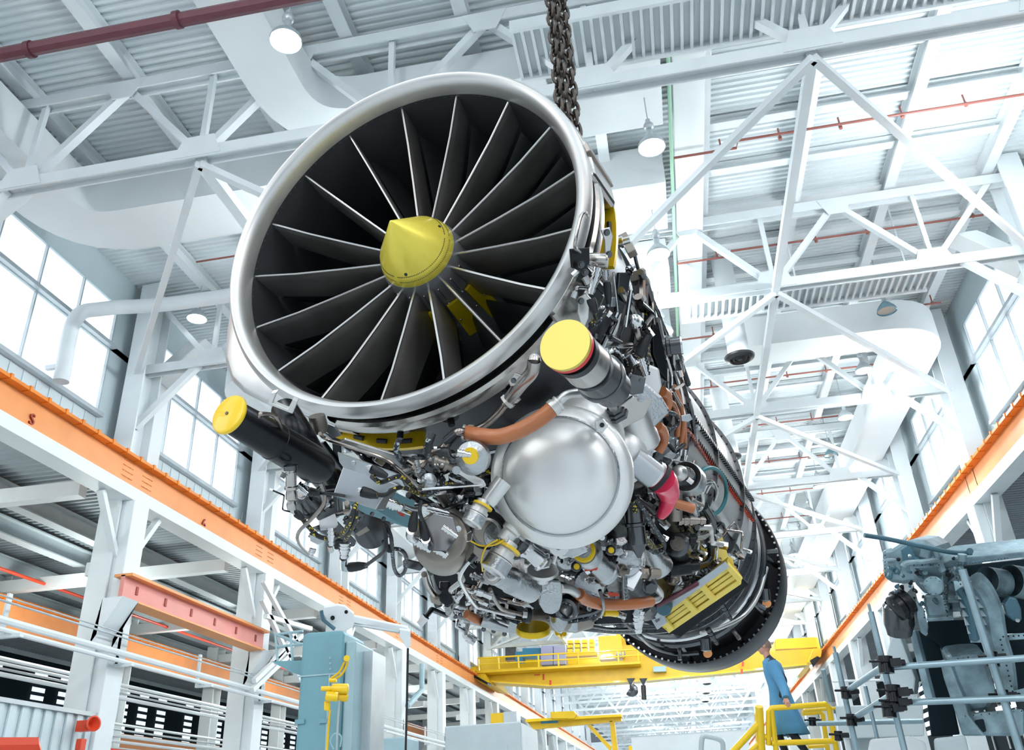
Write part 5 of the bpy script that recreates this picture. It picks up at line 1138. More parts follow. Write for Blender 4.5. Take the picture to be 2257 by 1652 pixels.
# blue-grey machine tower
YT = 12.0
c1, c2_ = AY(666, 1393, YT), AY(757, 1387, YT); top = (c1.z + c2_.z) / 2; xl, xr = c1.x + .0, c2_.x
dy_ = 0.95
t = thing('machine_tower', 'tall blue-grey machine tool column with a yellow hoist in front', 'machine', ((xl + xr) / 2, YT, 0))
MB().bb((xl, YT, .0), (xr, YT + dy_, top)).build('column_body', bluem, t, bev=.06)
MB().bb((xr, YT + .1, .0), (xr + .16, YT + dy_ - .05, top - .15)).build('side_cover', bluem2, t, bev=.03)
MB().bb((xr + .16, YT + .45, .0), (xr + .3, YT + dy_ + .1, top - .25)).build('slide_way', steel, t)
MB().bb((xl - .01, YT - .015, top - .62), (xr + .01, YT, top - .60)).build('seam', bluem2, t)
MB().bb((xr - .18, YT - .02, top - 3), (xr - .16, YT, top - .62)).build('cover_edge', bluem2, t)
for k, (x, y) in enumerate(((662, 1590), (716, 1588))): p = AY(x, y, YT); MB().box(p, (.14, .06, .06)).build('latch', bluem, t)
for k in range(4): p = AY(728, 1450 + 12 * k, YT); MB().sph(p, .02, 8).build('bolt', bluem2, t)
jb = thing("jib_boom", 'white jib arm with slotted plate on top of the blue-grey tower', 'crane arm', tuple(AY(750, 1385, YT + .3)))
pd(jb, 'slotted_plate', white, (745, 1360, YT * .95), (0, .2, -1), [(714, 1338), (745, 1333), (760, 1336), (780, 1352), (780, 1380), (762, 1390), (738, 1390), (712, 1352)], .12, bev=.01)
for x, y, r_ in ((733, 1361, 5), (763, 1348, 4)): ld(jb, 'hole', blk, (x, y, YT * .945), (0, .2, -1), [(-2, r_), (1, r_), (1, 0)], 16)
pd(jb, 'beam', white, (840, 1372, YT * .93), (0, .2, -1), [(780, 1357), (898, 1382), (904, 1392), (902, 1398), (780, 1372)], .1, bev=.01)
pd(jb, 'end_plate', white, (895, 1405, YT * .92), (0, .2, -1), [(880, 1386), (905, 1390), (905, 1424), (897, 1428), (880, 1402)], .1, bev=.01)
td(jb, 'pull_rod', steel, [(780, 1375, YT * .93), (880, 1392, YT * .92)], .04)
td(jb, 'cable', black, [(899, 1428, YT * .92), (897, 1540, YT * .915), (894, 1660, YT * .91)], .03)
td(jb, 'stay', tealm, [(708, 1345, YT * .94), (712, 1365, YT * .94), (738, 1386, YT * .94)], .05)
# yellow chain hoist
hq = YT * .93
ht = thing('chain_hoist', 'yellow electric chain hoist hanging in front of the tower', 'hoist', tuple(AD(740, 1530, hq)))
ld(ht, 'motor', capy, (722, 1517, hq), (1, 0, .1), [(-14, 0), (-14, 5), (10, 6), (10, 11), (44, 11), (46, 8), (46, 0)], 20)
ld(ht, 'gear_housing', capy, (722, 1533, hq * .99), (1, .1, .1), [(-4, 0), (-4, 9), (0, 10), (22, 10), (24, 0)], 20); ld(ht, 'gear_housing', yellow, (752, 1536, hq), (1, .1, .3), [(-6, 0), (-6, 7), (8, 9), (14, 7), (14, 0)], 20)
pd(ht, 'control_pendant', capy, (722, 1552, hq * .99), (0, 0, -1), [(714, 1544), (728, 1544), (728, 1566), (714, 1566)], .12, bev=.02)
ld(ht, 'trolley', capy, (764, 1450, hq), (0, 0, 1), [(-4, 0), (-4, 7), (6, 7), (6, 0)], 8); ld(ht, 'hook_block', capy, (732, 1498, hq), (1, 0, 0), [(-6, 0), (-6, 5), (10, 5), (10, 0)], 12)
td(ht, 'hose', yellow, [(760, 1457, hq), (748, 1480, hq), (730, 1494, hq)], .03, sub=4); td(ht, 'hose', yellow, [(767, 1458, hq), (756, 1482, hq), (738, 1497, hq)], .03, sub=4)
td(ht, 'control_cable', yellow, [(727, 1564, hq * .99), (724, 1600, hq * .99), (720, 1660, hq * .98)], .03); td(ht, 'chain', steel, [(748, 1545, hq), (744, 1600, hq), (742, 1660, hq)], .03)
td(ht, 'loop_hose', bluem2, [(735, 1650, hq), (728, 1632, hq), (738, 1616, hq), (752, 1622, hq), (750, 1645, hq)], .02, sub=5)
# pale machine enclosure and blue cabinet in the middle
t = thing('machine_enclosure', 'pale grey flat-topped machine enclosure at the bottom centre', 'machine', tuple(AY(1060, 1600, 20) * 1))
a, b_ = AY(980, 1597, 20), AY(1146, 1592, 20)
MB().bb((a.x, 20, 0), (b_.x, 22.3, (a.z + b_.z) / 2)).build('housing', greym, t, bev=.03)
MB().bb((a.x + .9, 19.97, .3), (b_.x - .3, 20, (a.z + b_.z) / 2 - .45)).build('panel', greym, t); MB().bb((b_.x, 20.1, 0), (b_.x + .03, 22.2, (a.z + b_.z) / 2 - .03)).build('side_panel', white, t)
pz = (a.z + b_.z) / 2
t = thing('control_cabinet', 'yellow louvred unit on top of the pale enclosure', 'unit', tuple(AY(1112, 1580, 20.5)))
MB().bb((AY(1081, 1580, 20.5).x, 20.5, pz), (AY(1110, 1580, 20.5).x, 21.0, AY(1090, 1571, 20.5).z)).build('body', yellow, t)
MB().bb((AY(1110, 1580, 20.5).x, 20.48, pz), (AY(1139, 1580, 20.5).x, 21.0, AY(1090, 1570, 20.5).z)).build('louvre', steel, t)
t = thing('blue_enclosure', 'small light blue cabinet right of the machine tower base', 'cabinet', tuple(AY(850, 1640, 18)))
a, b_ = AY(822, 1627, 18), AY(862, 1622, 18); MB().bb((a.x, 18, 0), (b_.x + .3, 19, a.z)).build('body', bluem2, t, bev=.03)
# yellow jib crane in the middle distance
t = thing('jib_crane', 'yellow jib crane with trolley below the overhead crane', 'crane', tuple(AY(1350, 1640, 30)))
def py_(pts, y, m_, nm_, par, th=.3, **k):
    return lab(MB().poly([AY(a, b_, y) for a, b_ in pts], (0, th, 0)).build(nm_, m_, par), k.get('label'))
py_([(1160, 1588), (1368, 1576), (1370, 1588), (1175, 1606)], 30, yellow, 'boom', t); py_([(1158, 1584), (1370, 1573), (1370, 1578), (1158, 1590)], 29.8, capy, 'top_flange', t, .7)
py_([(1344, 1588), (1354, 1588), (1362, 1660), (1350, 1660)], 30, yellow, 'post', t); py_([(1294, 1598), (1302, 1596), (1348, 1645), (1344, 1654)], 30.05, yellow, 'brace', t, .15)
py_([(1213, 1568), (1264, 1566), (1270, 1573), (1266, 1582), (1214, 1582)], 29.6, yellow, 'trolley', t, .8); py_([(1192, 1588), (1230, 1586), (1230, 1592), (1192, 1594)], 29.97, bluebox, 'name_plate', t, .02)
# white jib boom left, grey pipe riser
pipe('exhaust_pipe', 'bent grey pipe rising beside a left column, middle distance', bluem2, [AX(930, 1462, -11.4), AX(930, 1520, -11.4), AX(898, 1555, -11.4)], .12)
pipe('drain_pipe', 'dark purple downpipe on the left wall above the crane end', maroon, [AX(1025, 1395, -12.5), AX(1028, 1480, -12.5)], .16)
pipe('drain_pipe', 'dark purple downpipe on the right wall above the crane end', maroon, [AX(1812, 1335, 9.1), AX(1832, 1400, 9.1)], .16)
# overhead travelling crane
YC = 54.0
oc = thing('overhead_crane', 'big yellow overhead travelling crane spanning the orange rails', 'crane', tuple(AY(1430, 1490, YC)))
def P5(x, y): return (1000 + x * .3988, 1350 + y * .3988)
def poly5(nm_, m_, pts, y, th, par=oc, label=None): return lab(MB().poly([AY(*P5(a, b_), y) for a, b_ in pts], (0, th, 0)).build(nm_, m_, par), label)
poly5('main_girder', yellow, [(120, 318), (950, 272), (1800, 208), (2020, 195), (2030, 225), (1960, 285), (1640, 318), (1000, 378), (530, 405), (480, 405), (200, 385), (150, 360)], YC, 1.2)
poly5('lower_flange', capy, [(180, 372), (520, 395), (1000, 370), (1640, 310), (1960, 278), (1962, 286), (1640, 320), (1000, 380), (525, 404), (185, 380)], YC - .3, .5)
poly5('rear_girder', yellow, [(100, 250), (600, 240), (1050, 225), (1500, 190), (1780, 148), (2010, 135), (2030, 205), (1780, 225), (900, 290), (140, 320)], YC + 4, 1.2)
poly5('walkway', yellow, [(130, 318), (1030, 268), (1030, 280), (130, 332)], YC - 1.2, 1.3)
rl = MB()
for x in range(140, 1400, 110): yy = 318 - (x - 130) * .058; rl.tube([AY(*P5(x, yy), YC - 1.2), AY(*P5(x - 4, yy - 68), YC - 1.2)], .05, 6, 1)
rl.tube([AY(*P5(136, 250), YC - 1.2), AY(*P5(1400, 180), YC - 1.2)], .05, 6, 1).tube([AY(*P5(136, 285), YC - 1.2), AY(*P5(1400, 212), YC - 1.2)], .04, 6, 1)
rl.build('handrail', capy, oc)
for nm_, m_, pts, y in (('electrical_box', bluebox, [(380, 195), (480, 193), (480, 243), (380, 245)], YC + 1), ('electrical_box', lilac, [(482, 182), (548, 181), (548, 285), (482, 288)], YC + .5), ('electrical_box', lilac, [(552, 181), (618, 180), (618, 282), (552, 285)], YC + .5), ('electrical_box', bluebox, [(340, 215), (380, 213), (380, 265), (340, 268)], YC + 1), ('motor_box', gun, [(285, 190), (345, 188), (345, 260), (285, 262)], YC + 1.5), ('trolley_box', capy, [(798, 128), (925, 124), (940, 250), (805, 258)], YC + .6), ('trolley_frame', yellow, [(925, 180), (1100, 170), (1130, 290), (940, 290)], YC + .8), ('end_box', yellow, [(1780, 145), (2000, 133), (2010, 190), (1782, 200)], YC + 1), ('end_box', lilac, [(1730, 118), (1770, 116), (1772, 160), (1735, 162)], YC + 1.6), ('cab', bluem2, [(1102, 296), (1172, 293), (1174, 322), (1104, 325)], YC - .5), ('number_plate', cabyel, [(905, 215), (938, 213), (940, 245), (907, 248)], YC + .4)):
    poly5(nm_, m_, pts, y, 1.0 if nm_ != 'number_plate' else .05)
for i in range(4):
    for j in range(3): x, y = 628 + 40 * i, 152 + 24 * j - i * 2; poly5('resistor_bank', capy, [(x, y), (x + 28, y - 1), (x + 28, y + 16), (x, y + 17)], YC + 1, .8)
poly5('resistor_frame', yellow, [(622, 225), (785, 215), (785, 232), (622, 242)], YC + .8, 1.2)
for x in (960, 1015): q = AY(*P5(x, 150), YC + 1.5); MB().cyl(q, q + Vector((0, .8, 0)), .75, n=24).build('sheave', yellow, oc)
for x, y2 in ((978, 440), (1048, 480)):
    poly5('hook_block', blk, [(x - 22, 362), (x + 22, 360), (x + 4, 400), (x - 4, 400)], YC - .4, .4)
    q = AY(*P5(x, 400), YC - .2); q2 = AY(*P5(x + 4, y2), YC - .2); MB().tube([q, q2], .07 if x == 978 else .14, 6, 1).build('rope', blk, oc)
ht_ = MB(); ht_.tube([AY(*P5(*p), YC - .2) for p in ((982, 405), (1000, 420), (1000, 440), (980, 446), (962, 436))], .18, 8, 4).build('hook', gun, oc)
for x in ((455, 352), (495, 350)):
    poly5('red_marking', redp, [(x[0] - 10 if x[0] == 455 else x[0] - 4, x[1] - 12), (x[0] + 22 if x[0] == 455 else x[0] + 6, x[1] - 14), (x[0] + 22 if x[0] == 455 else x[0] + 6, x[1] + 20 if x[0] != 455 else x[1] - 8), (x[0] - 10 if x[0] == 455 else x[0] - 4, x[1] + 20 if x[0] != 455 else x[1] - 6)], YC - .02, .02)
for x, y in ((1598, 290), (1592, 330), (534, 392)): poly5('red_marking', redp, [(x - 6, y - 20), (x + 6, y - 21), (x + 6, y + 5), (x - 6, y + 6)], YC - .32, .02)
poly5('end_truck', yellow, [(95, 300), (150, 290), (200, 385), (130, 375), (90, 340)], YC - 1, 6); poly5('end_truck', blk, [(110, 340), (190, 385), (185, 396), (100, 350)], YC - 1.2, 1)
poly5('end_truck', yellow, [(1990, 195), (2035, 200), (2030, 240), (1980, 285), (1960, 270)], YC - 1, 6); poly5('end_truck', blk, [(1970, 262), (2010, 238), (2030, 250), (1985, 300)], YC - 1.2, 1)
def text3(s, p, h, m_, par, nrm=(0, -1, 0), th=.02, name='lettering', up=(0, 0, 1)):
    cu = bpy.data.curves.new('t', 'FONT'); cu.body = s; cu.size = h; cu.extrude = th; cu.align_x = 'CENTER'; cu.align_y = 'CENTER'
    to = bpy.data.objects.new('t', cu); sc.collection.objects.link(to); bpy.context.view_layer.update()
    me = bpy.data.meshes.new_from_object(to); bpy.data.objects.remove(to); bpy.data.curves.remove(cu)
    n_ = Vector(nrm).normalized(); u_ = Vector(up); u_ = (u_ - n_ * u_.dot(n_)).normalized(); r_ = u_.cross(n_)
    M_ = Matrix((r_, u_, n_)).transposed(); me.transform(M_.to_4x4()); 
    o = bpy.data.objects.new(name, me); me.materials.append(m_); sc.collection.objects.link(o)
    o.parent = par; o.location = Vector(p) - WL(par); return o
text3('60', AY(*P5(922, 226), YC + .35), .62, gun, oc); text3('TON', AY(*P5(923, 240), YC + .35), .28, gun, oc)
text3('S', AX(70, 925, -12.03), .34, darkred, bpy.data.objects['crane_girder'], nrm=(1, 0, 0)); text3('6', AX(449, 1155, -12.03), .4, darkred, bpy.data.objects['crane_girder'], nrm=(1, 0, 0))
# ---------------- yellow platform with railings, and the person on it
DP = 11.6
pt = thing('work_platform', 'yellow tubular railings of a raised work platform at lower right', 'platform', tuple(AD(1750, 1640, DP)))
W3 = .075
td(pt, 'rail', capy, [(1694, 1640, DP), (1694, 1566, DP), (1700, 1560, DP), (1820, 1551, DP), (1827, 1558, DP), (1846, 1665, DP)], W3, 12, 1)
td(pt, 'rail', capy, [(1700, 1637, DP), (1842, 1632, DP)], W3, 12); td(pt, 'rail', capy, [(1700, 1560, DP), (1712, 1665, DP)], W3, 12)
td(pt, 'post', capy, [(1673, 1556, DP), (1679, 1668, DP)], .11, 14); td(pt, 'post', capy, [(1667, 1572, DP * 1.02), (1672, 1665, DP * 1.02)], .06, 12)
td(pt, 'stair_rail', capy, [(1676, 1590, DP), (1612, 1660, DP)], .09, 12); td(pt, 'stair_rail', capy, [(1690, 1620, DP), (1640, 1668, DP)], .06, 12)
td(pt, 'rear_rail', yellow, [(1768, 1571, DP * 1.12), (1808, 1568, DP * 1.12), (1813, 1574, DP * 1.12), (1826, 1665, DP * 1.12)], W3, 12); td(pt, 'rear_rail', yellow, [(1780, 1645, DP * 1.12), (1824, 1643, DP * 1.12)], .05, 12)
td(pt, 'rear_rail', yellow, [(1770, 1566, DP * 1.1), (1840, 1560, DP * 1.1)], .05, 12)
fl_ = AD(1740, 1692, 12.3); MB().box(fl_ + Vector((.3, .2, -.05)), (2.2, 1.6, .08)).build('deck', greym, pt)
for dx, dy in ((-.6, -.4), (1.2, -.4), (-.6, .8), (1.2, .8)): MB().bb(fl_ + Vector((dx - .05, dy - .05, -fl_.z)), fl_ + Vector((dx + .05, dy + .05, -.08))).build('leg', yellow, pt)
# person
coatm = mat('blue_coat', (.09, .30, .52), .7, var=.12, scale=6); skinm = mat('skin', (.60, .30, .22), .5); trm = mat('dark_trousers', (.02, .025, .035), .8); hairm = mat('grey_brown_hair', (.22, .15, .12), .7); shm = mat('shoe_leather', (.02, .02, .02), .4)
foot = AD(1748, 1699, 11.72); LF = Vector((-1, .15, 0)).normalized(); SD = Vector((LF.y, -LF.x, 0))   # facing left
ps = thing('person', 'person in a long blue work coat and dark trousers walking left on the yellow platform', 'person', tuple(foot))
def Q(f, s, z): return foot + LF * f + SD * s + Vector((0, 0, z))
def skin_body(name, verts, edges, radii, m, parent, root=0, lv=2):
    me = bpy.data.meshes.new(name); off = WL(parent); me.from_pydata([tuple(v - off) for v in verts], edges, []); me.materials.append(m)
    o = bpy.data.objects.new(name, me); sc.collection.objects.link(o); o.parent = parent
    md = o.modifiers.new('skin', 'SKIN'); md.use_smooth_shade = True
    for i, v in enumerate(me.skin_vertices[0].data): v.radius = radii[i] if isinstance(radii[i], tuple) else (radii[i], radii[i]); v.use_root = (i == root)
    sb = o.modifiers.new('sub', 'SUBSURF'); sb.levels = lv; sb.render_levels = lv
    return o
vs = [Q(0, 0, .92), Q(0, 0, 1.12), Q(.02, 0, 1.3), Q(.04, 0, 1.42), Q(.06, 0, 1.5), Q(.08, 0, 1.56),
      Q(0, .1, .88), Q(.12, .1, .5), Q(.02, .1, .09), Q(.16, .1, .04), Q(-.02, -.1, .88), Q(-.08, -.1, .48), Q(-.28, -.1, .12), Q(-.16, -.1, .04),
      Q(.02, .19, 1.40), Q(-.06, .25, 1.14), Q(.14, .27, .98), Q(.02, -.19, 1.40), Q(-.12, -.24, 1.16), Q(-.02, -.26, .92)]
ed = [(0, 1), (1, 2), (2, 3), (3, 4), (4, 5), (0, 6), (6, 7), (7, 8), (8, 9), (0, 10), (10, 11), (11, 12), (12, 13), (3, 14), (14, 15), (15, 16), (3, 17), (17, 18), (18, 19)]
rd = [(.13, .11), (.12, .10), (.13, .10), (.09, .07), .055, .055, .09, .065, .045, .035, .09, .065, .045, .035, .06, .048, .036, .06, .048, .036]
skin_body('body', vs, ed, rd, trm, ps)
# head with face
hc = Q(.10, 0, 1.665)
hd = MB(); nS = 14; 
for_ = []
hv = []; hf = []
for i in range(nS + 1):
    ph = pi * i / nS
    for j in range(24):
        th_ = 2 * pi * j / 24; f_, s_, z_ = cos(th_) * sin(ph), sin(th_) * sin(ph), cos(ph)
        w2 = 1 - .22 * max(0, -z_); ff = .098 * f_ * w2; 
        if f_ > .6:
            nose = math.exp(-((z_ + .08) / .16) ** 2) * math.exp(-(s_ / .16) ** 2) * .03; ff += nose; ff += math.exp(-((z_ + .72) / .15) ** 2) * .012 - math.exp(-((z_ - .16) / .1) ** 2) * math.exp(-((abs(s_) - .35) / .15) ** 2) * .008
        hv.append(hc + LF * ff + SD * (.075 * s_ * w2) + Vector((0, 0, .12 * z_)))
for i in range(nS):
    for j in range(24): hf.append((i * 24 + j, i * 24 + (j + 1) % 24, (i + 1) * 24 + (j + 1) % 24, (i + 1) * 24 + j))
hd.add(hv, hf, True); hd.cyl(Q(.07, 0, 1.5), Q(.09, 0, 1.62), .05, n=16)
head = hd.build('head', skinm, ps, ang=80)
for s_ in (-1, 1):
    MB().sph(hc + LF * .082 + SD * .03 * s_ + Vector((0, 0, .02)), .011, 10).build('eye', trm, head); MB().sph(hc + LF * -.01 + SD * .077 * s_, .022, 8, sq=1.3).build('ear', skinm, head)
MB().tube([hc + LF * .088 + SD * x + Vector((0, 0, -.05)) for x in (-.02, 0, .02)], .004, 6, 2).build('mouth', darkred, head)
hr = MB(); hv = []; hf = []
for i in range(8):
    ph = pi * .56 * i / 7
    for j in range(24):
        th_ = 2 * pi * j / 24; lim_ = ph * (0.62 if cos(th_) > .5 else 1.0); hv.append(hc + LF * (.106 * cos(th_) * sin(lim_) - .006) + SD * (.083 * sin(th_) * sin(lim_)) + Vector((0, 0, .128 * cos(lim_) + .004)))
for i in range(7):
    for j in range(24): hf.append((i * 24 + j, i * 24 + (j + 1) % 24, (i + 1) * 24 + (j + 1) % 24, (i + 1) * 24 + j))
hr.add(hv, hf, True).build('hair', hairm, ps, ang=80)
# coat: closed shell following the body, sleeves
cv_ = []; cf = []; rows_ = ((1.50, .06, .06, .07), (1.455, .05, .11, .13), (1.41, .03, .13, .215), (1.30, .02, .145, .215), (1.12, .0, .135, .19), (1.0, -.01, .15, .19), (.8, -.02, .19, .21), (.6, -.03, .24, .23), (.46, -.04, .28, .245))
for z_, f0, a_, b2_ in rows_:
    for j in range(28):
        th_ = 2 * pi * j / 28; k_ = 1 + .04 * sin(5 * th_) * (1.3 - z_) if z_ < 1.2 else 1; cv_.append(Q(f0 + a_ * cos(th_) * k_, b2_ * sin(th_) * k_, z_))
for i in range(len(rows_) - 1):
    for j in range(28): cf.append((i * 28 + j, i * 28 + (j + 1) % 28, (i + 1) * 28 + (j + 1) % 28, (i + 1) * 28 + j))
ct = MB().add(cv_, cf, True).build('coat', coatm, ps, ang=80); so = ct.modifiers.new('sol', 'SOLIDIFY'); so.thickness = .012
hand = AD(1738, 1553, DP) + Vector((0, 0, .02))
for s_, tgt, el in ((1 if (hand - Q(0, .2, 1.4)).length < (hand - Q(0, -.2, 1.4)).length else -1, None, None), (1 if (hand - Q(0, .2, 1.4)).length >= (hand - Q(0, -.2, 1.4)).length else -1, 1, None)):
    sh = Q(.02, .18 * s_, 1.40); tg = Q(-.08, .30 * s_, .86) if tgt else sh + (hand - sh) * min(1, .61 / (hand - sh).length)
    el = (sh + tg) / 2 + Vector((0, 0, -.07)) + LF * -.04
    MB().tube([sh, el, tg], [.085, .085, .08, .075, .07, .066, .062, .06, .056, .052, .05], 16, 5).build('sleeve', coatm, ps, ang=80)
    dr = (tg - el).normalized(); pu = frame_of(dr)[2]; pn = frame_of(dr)[1]
    hv_ = [tg, tg + dr * .05, tg + dr * .09]; he = [(0, 1), (1, 2)]; hr_ = [(.027, .02), (.034, .018), (.036, .016)]
    for q_ in range(4):
        b0 = tg + dr * .09 + pu * (.027 - .018 * q_); L_ = (.07, .08, .075, .06)[q_]; n0 = len(hv_)
        hv_ += [b0, b0 + dr * L_ * .55 - pn * .012, b0 + dr * L_ * .7 - pn * .045]; he += [(2, n0), (n0, n0 + 1), (n0 + 1, n0 + 2)]; hr_ += [.0095, .009, .008]
    n0 = len(hv_); hv_ += [tg + dr * .04 + pu * .035, tg + dr * .07 + pu * .05 - pn * .02]; he += [(0, n0), (n0, n0 + 1)]; hr_ += [.012, .010]
    skin_body('hand', hv_, he, hr_, skinm, ps)
for s_, f_ in ((.1, .1), (-.1, -.22)): MB().box(Q(f_ + .03, s_, .05), (.28, .1, .1), (LF, SD, Vector((0, 0, 1)))).build('shoe', shm, ps, bev=.03)
# ---------------- scaffold tubes
def P6(x, y, d): return (1750 + x * .3342, 1100 + y * .3342, d)
sct = thing('scaffold', 'grey tube scaffold with couplers in front of the large casting', 'scaffold', tuple(AD(*P6(700, 1500, 8.6))))
sm_ = mat('galvanised_tube', (.34, .46, .52), .35, .7, var=.15, scale=5)
def st_(a, b_, d, d2=None, w_=.062, nm_='tube'): td(sct, nm_, sm_, [P6(a[0], a[1], d), P6(b_[0], b_[1], d2 or d)], w_, 14)
st_((505, 740), (735, 1680), 8.6, 8.2); st_((492, 690), (506, 745), 8.6, w_=.03, nm_='spigot'); st_((272, 1010), (420, 1680), 9.6, 9.2); st_((262, 968), (273, 1012), 9.6, w_=.03, nm_='spigot')
st_((192, 1120), (240, 1330), 12); st_((1110, 460), (1500, 1680), 8.3, 7.8, .075); st_((560, 1112), (1530, 1045), 8.4, 7.8); st_((640, 1342), (1530, 1308), 8.4, 7.8)
st_((330, 1275), (590, 1100), 9.4, 8.5); st_((375, 1455), (650, 1285), 9.4, 8.5); st_((150, 1478), (850, 1462), 11, 11); st_((120, 1460), (-50, 1560), 12, 12); st_((470, 1230), (550, 1580), 11, 10.8, .05)
for (x, y, d, s_) in ((600, 1090, 8.35, 1.3), (650, 1280, 8.3, 1.3), (655, 1345, 8.3, 1.2), (340, 1275, 9.3, 1), (375, 1455, 9.3, 1), (1300, 1055, 8.1, 1.1), (1370, 1305, 8.1, 1.1), (120, 1465, 11.8, .9), (290, 1560, 9.1, .8), (620, 1385, 8.3, 1.2)):
    o = AD(*P6(x, y, d)); q = .06 * s_; mb = MB().ring(o - Vector((0, 0, q)), (0.1, 0, 1), 0, 2 * q, .03, .055 * s_, 16).box(o + Vector((q, -q, 0)), (q * 1.3, q * 1.2, q)).cyl(o + Vector((-2 * q, -q, q * .4)), o + Vector((2 * q, -q, q * .2)), .012, n=8).hexn(o + Vector((q * 1.4, -q, 0)), o + Vector((q * 2.2, -q, 0)), .026)
    mb.build('coupler', blk, sct)
# ---------------- the big blue-grey casting on the right
cst = thing('turbine_casing', 'large worn blue-grey machine casing with bolted flanges at the right edge', 'machine', tuple(AD(*P6(1100, 1100, 9.6))))
def c6(nm_, m_, pts, d, nrm=(0, 0, -1), th=.3, bev=.015):
    P = [P6(x, y, d) for x, y in pts]; cx_ = sum(p[0] for p in P) / len(P); cy_ = sum(p[1] for p in P) / len(P)
    return pd(cst, nm_, m_, (cx_, cy_, d), nrm, [(p[0], p[1]) for p in P], th, bev)
def l6(nm_, m_, x, y, d, dr, prof, n=28): return ld(cst, nm_, m_, P6(x, y, d), dr, [(a * .3342, r * .3342) for a, r in prof], n)
c6('gear_case', tealm2, [(575, 335), (640, 322), (700, 284), (780, 262), (860, 268), (930, 310), (965, 380), (955, 470), (850, 540), (720, 560), (640, 550), (585, 515)], 9.3, (-.3, .1, -1), .7, .04)
c6('case_rib', tealm, [(700, 330), (760, 290), (800, 380), (830, 400), (720, 440)], 9.15, (-.3, .1, -1), .1); c6('case_rib', tealm2, [(840, 300), (900, 330), (890, 400), (820, 380)], 9.12, (-.3, .1, -1), .1)
c6('bearing_box', tealm2, [(755, 425), (960, 425), (985, 512), (985, 620), (860, 622), (800, 560)], 9.0, (-.2, .2, -1), .7, .02)
c6('bearing_box', tealm2, [(790, 455), (960, 440), (990, 510), (845, 515)], 8.9, (0, .9, -.6), .05)
l6('round_cover', tealm2, 920, 570, 8.75, (-.2, .1, -1), [(-20, 62), (0, 62), (6, 56), (8, 20), (4, 0)], 32)
for k in range(10): t_ = 2 * pi * k / 10; l6('bolt', tealm, 920 + 54 * cos(t_), 570 + 54 * sin(t_), 8.72, (-.2, .1, -1), [(0, 5), (8, 5), (8, 0)], 6)
c6('pedestal', tealm2, [(860, 625), (985, 625), (1020, 720), (1015, 780), (880, 785), (850, 680)], 8.95, (-.1, .1, -1), .6, .03); c6('pedestal_foot', tealm2, [(870, 785), (1040, 765), (1052, 785), (1045, 800), (880, 808)], 8.85, (0, .3, -1), .7)
c6('barrel_casing', tealm2, [(985, 560), (1080, 480), (1130, 560), (1160, 650), (1175, 740), (1020, 750), (1000, 640)], 9.1, (.1, .2, -1), .8, .05)
c6('flange', tealm2, [(1010, 668), (1120, 668), (1125, 684), (1012, 688)], 8.9, (0, .5, -1), .3)
l6('drive_drum', blk, 700, 700, 8.95, (-.75, .5, -.2), [(-60, 90), (-20, 92), (-16, 102), (0, 102), (4, 88), (40, 86), (44, 66), (50, 40), (54, 0)], 36)
l6('drive_drum', gun, 690, 790, 9.1, (.05, 1, .1), [(-110, 80), (-90, 96), (30, 96), (60, 86), (100, 78), (104, 0)], 36)
c6('recess_shade', dark, [(880, 800), (1200, 790), (1290, 1040), (1000, 1055), (960, 960), (880, 900)], 9.5, th=.6)  # near-black plates stand in for shadow in the casting's openings
c6('recess_shade', dark, [(815, 860), (960, 920), (1095, 1550), (905, 1565), (860, 1200)], 9.6, th=.6)
c6('sheet_panel', tealm2, [(760, 870), (800, 860), (915, 1310), (895, 1360), (860, 1300)], 9.2, (-.3, 0, -1), .15); c6('sheet_panel', siding, [(640, 910), (700, 900), (800, 1180), (790, 1290), (560, 1190)], 9.8, (-.3, 0, -1), .2)
c6('guide_blade', tealm2, [(800, 640), (860, 720), (890, 840), (880, 905), (845, 880), (815, 780)], 8.9, (.5, .1, -1), .04)
c6('curved_shroud', tealm2, [(1010, 1040), (1130, 1018), (1260, 1010), (1300, 1130), (1345, 1290), (1280, 1400), (1170, 1410), (1080, 1290), (1040, 1150)], 9.1, (.2, .3, -1), .5, .05)
c6('slanted_beam', tealm2, [(960, 1060), (1035, 1090), (1115, 1300), (1150, 1420), (1260, 1560), (1110, 1560), (1050, 1370), (985, 1180)], 9.0, (-.2, .1, -1), .4, .02)
c6('base_block', tealm2, [(1120, 1420), (1240, 1400), (1517, 1380), (1517, 1560), (1280, 1560), (1140, 1540)], 8.9, (0, 0, -1), .7, .03); c6('base_recess_shade', dark, [(1190, 1455), (1250, 1445), (1270, 1530), (1210, 1540)], 8.86, th=.05)
c6('window_frame', tealm2, [(1340, 895), (1540, 878), (1540, 920), (1385, 930), (1450, 1262), (1540, 1240), (1540, 1290), (1420, 1300)], 8.7, th=.12, bev=.005); c6('recess_shade', dark, [(1385, 925), (1540, 915), (1540, 1250), (1445, 1265)], 8.95, th=.3)
for k in range(11): l6('bolt', blk, 1362 + 8 * k, 925 + 34 * k, 8.66, (0, 0, -1), [(0, 6), (5, 6), (5, 0)], 8)
for k in range(5): l6('bolt', blk, 1380 + 34 * k, 905 - 2 * k, 8.66, (0, 0, -1), [(0, 6), (5, 6), (5, 0)], 8)
c6('top_flange', tealm2, [(960, 430), (1050, 392), (1540, 345), (1540, 380), (1080, 440), (1000, 455)], 8.9, (0, .5, -1), .3, .01)
for x, y in ((1110, 385), (1480, 355)): l6('lifting_boss', tealm2, x, y, 8.8, (0, 1, 0), [(-24, 0), (-24, 27), (22, 27), (22, 0)], 20)
for k in range(22): l6('bolt', tealm, 1075 + 21 * k, 425 - 2.4 * k, 8.75, (0, .3, -1), [(0, 5), (8, 5), (8, 0)], 6)
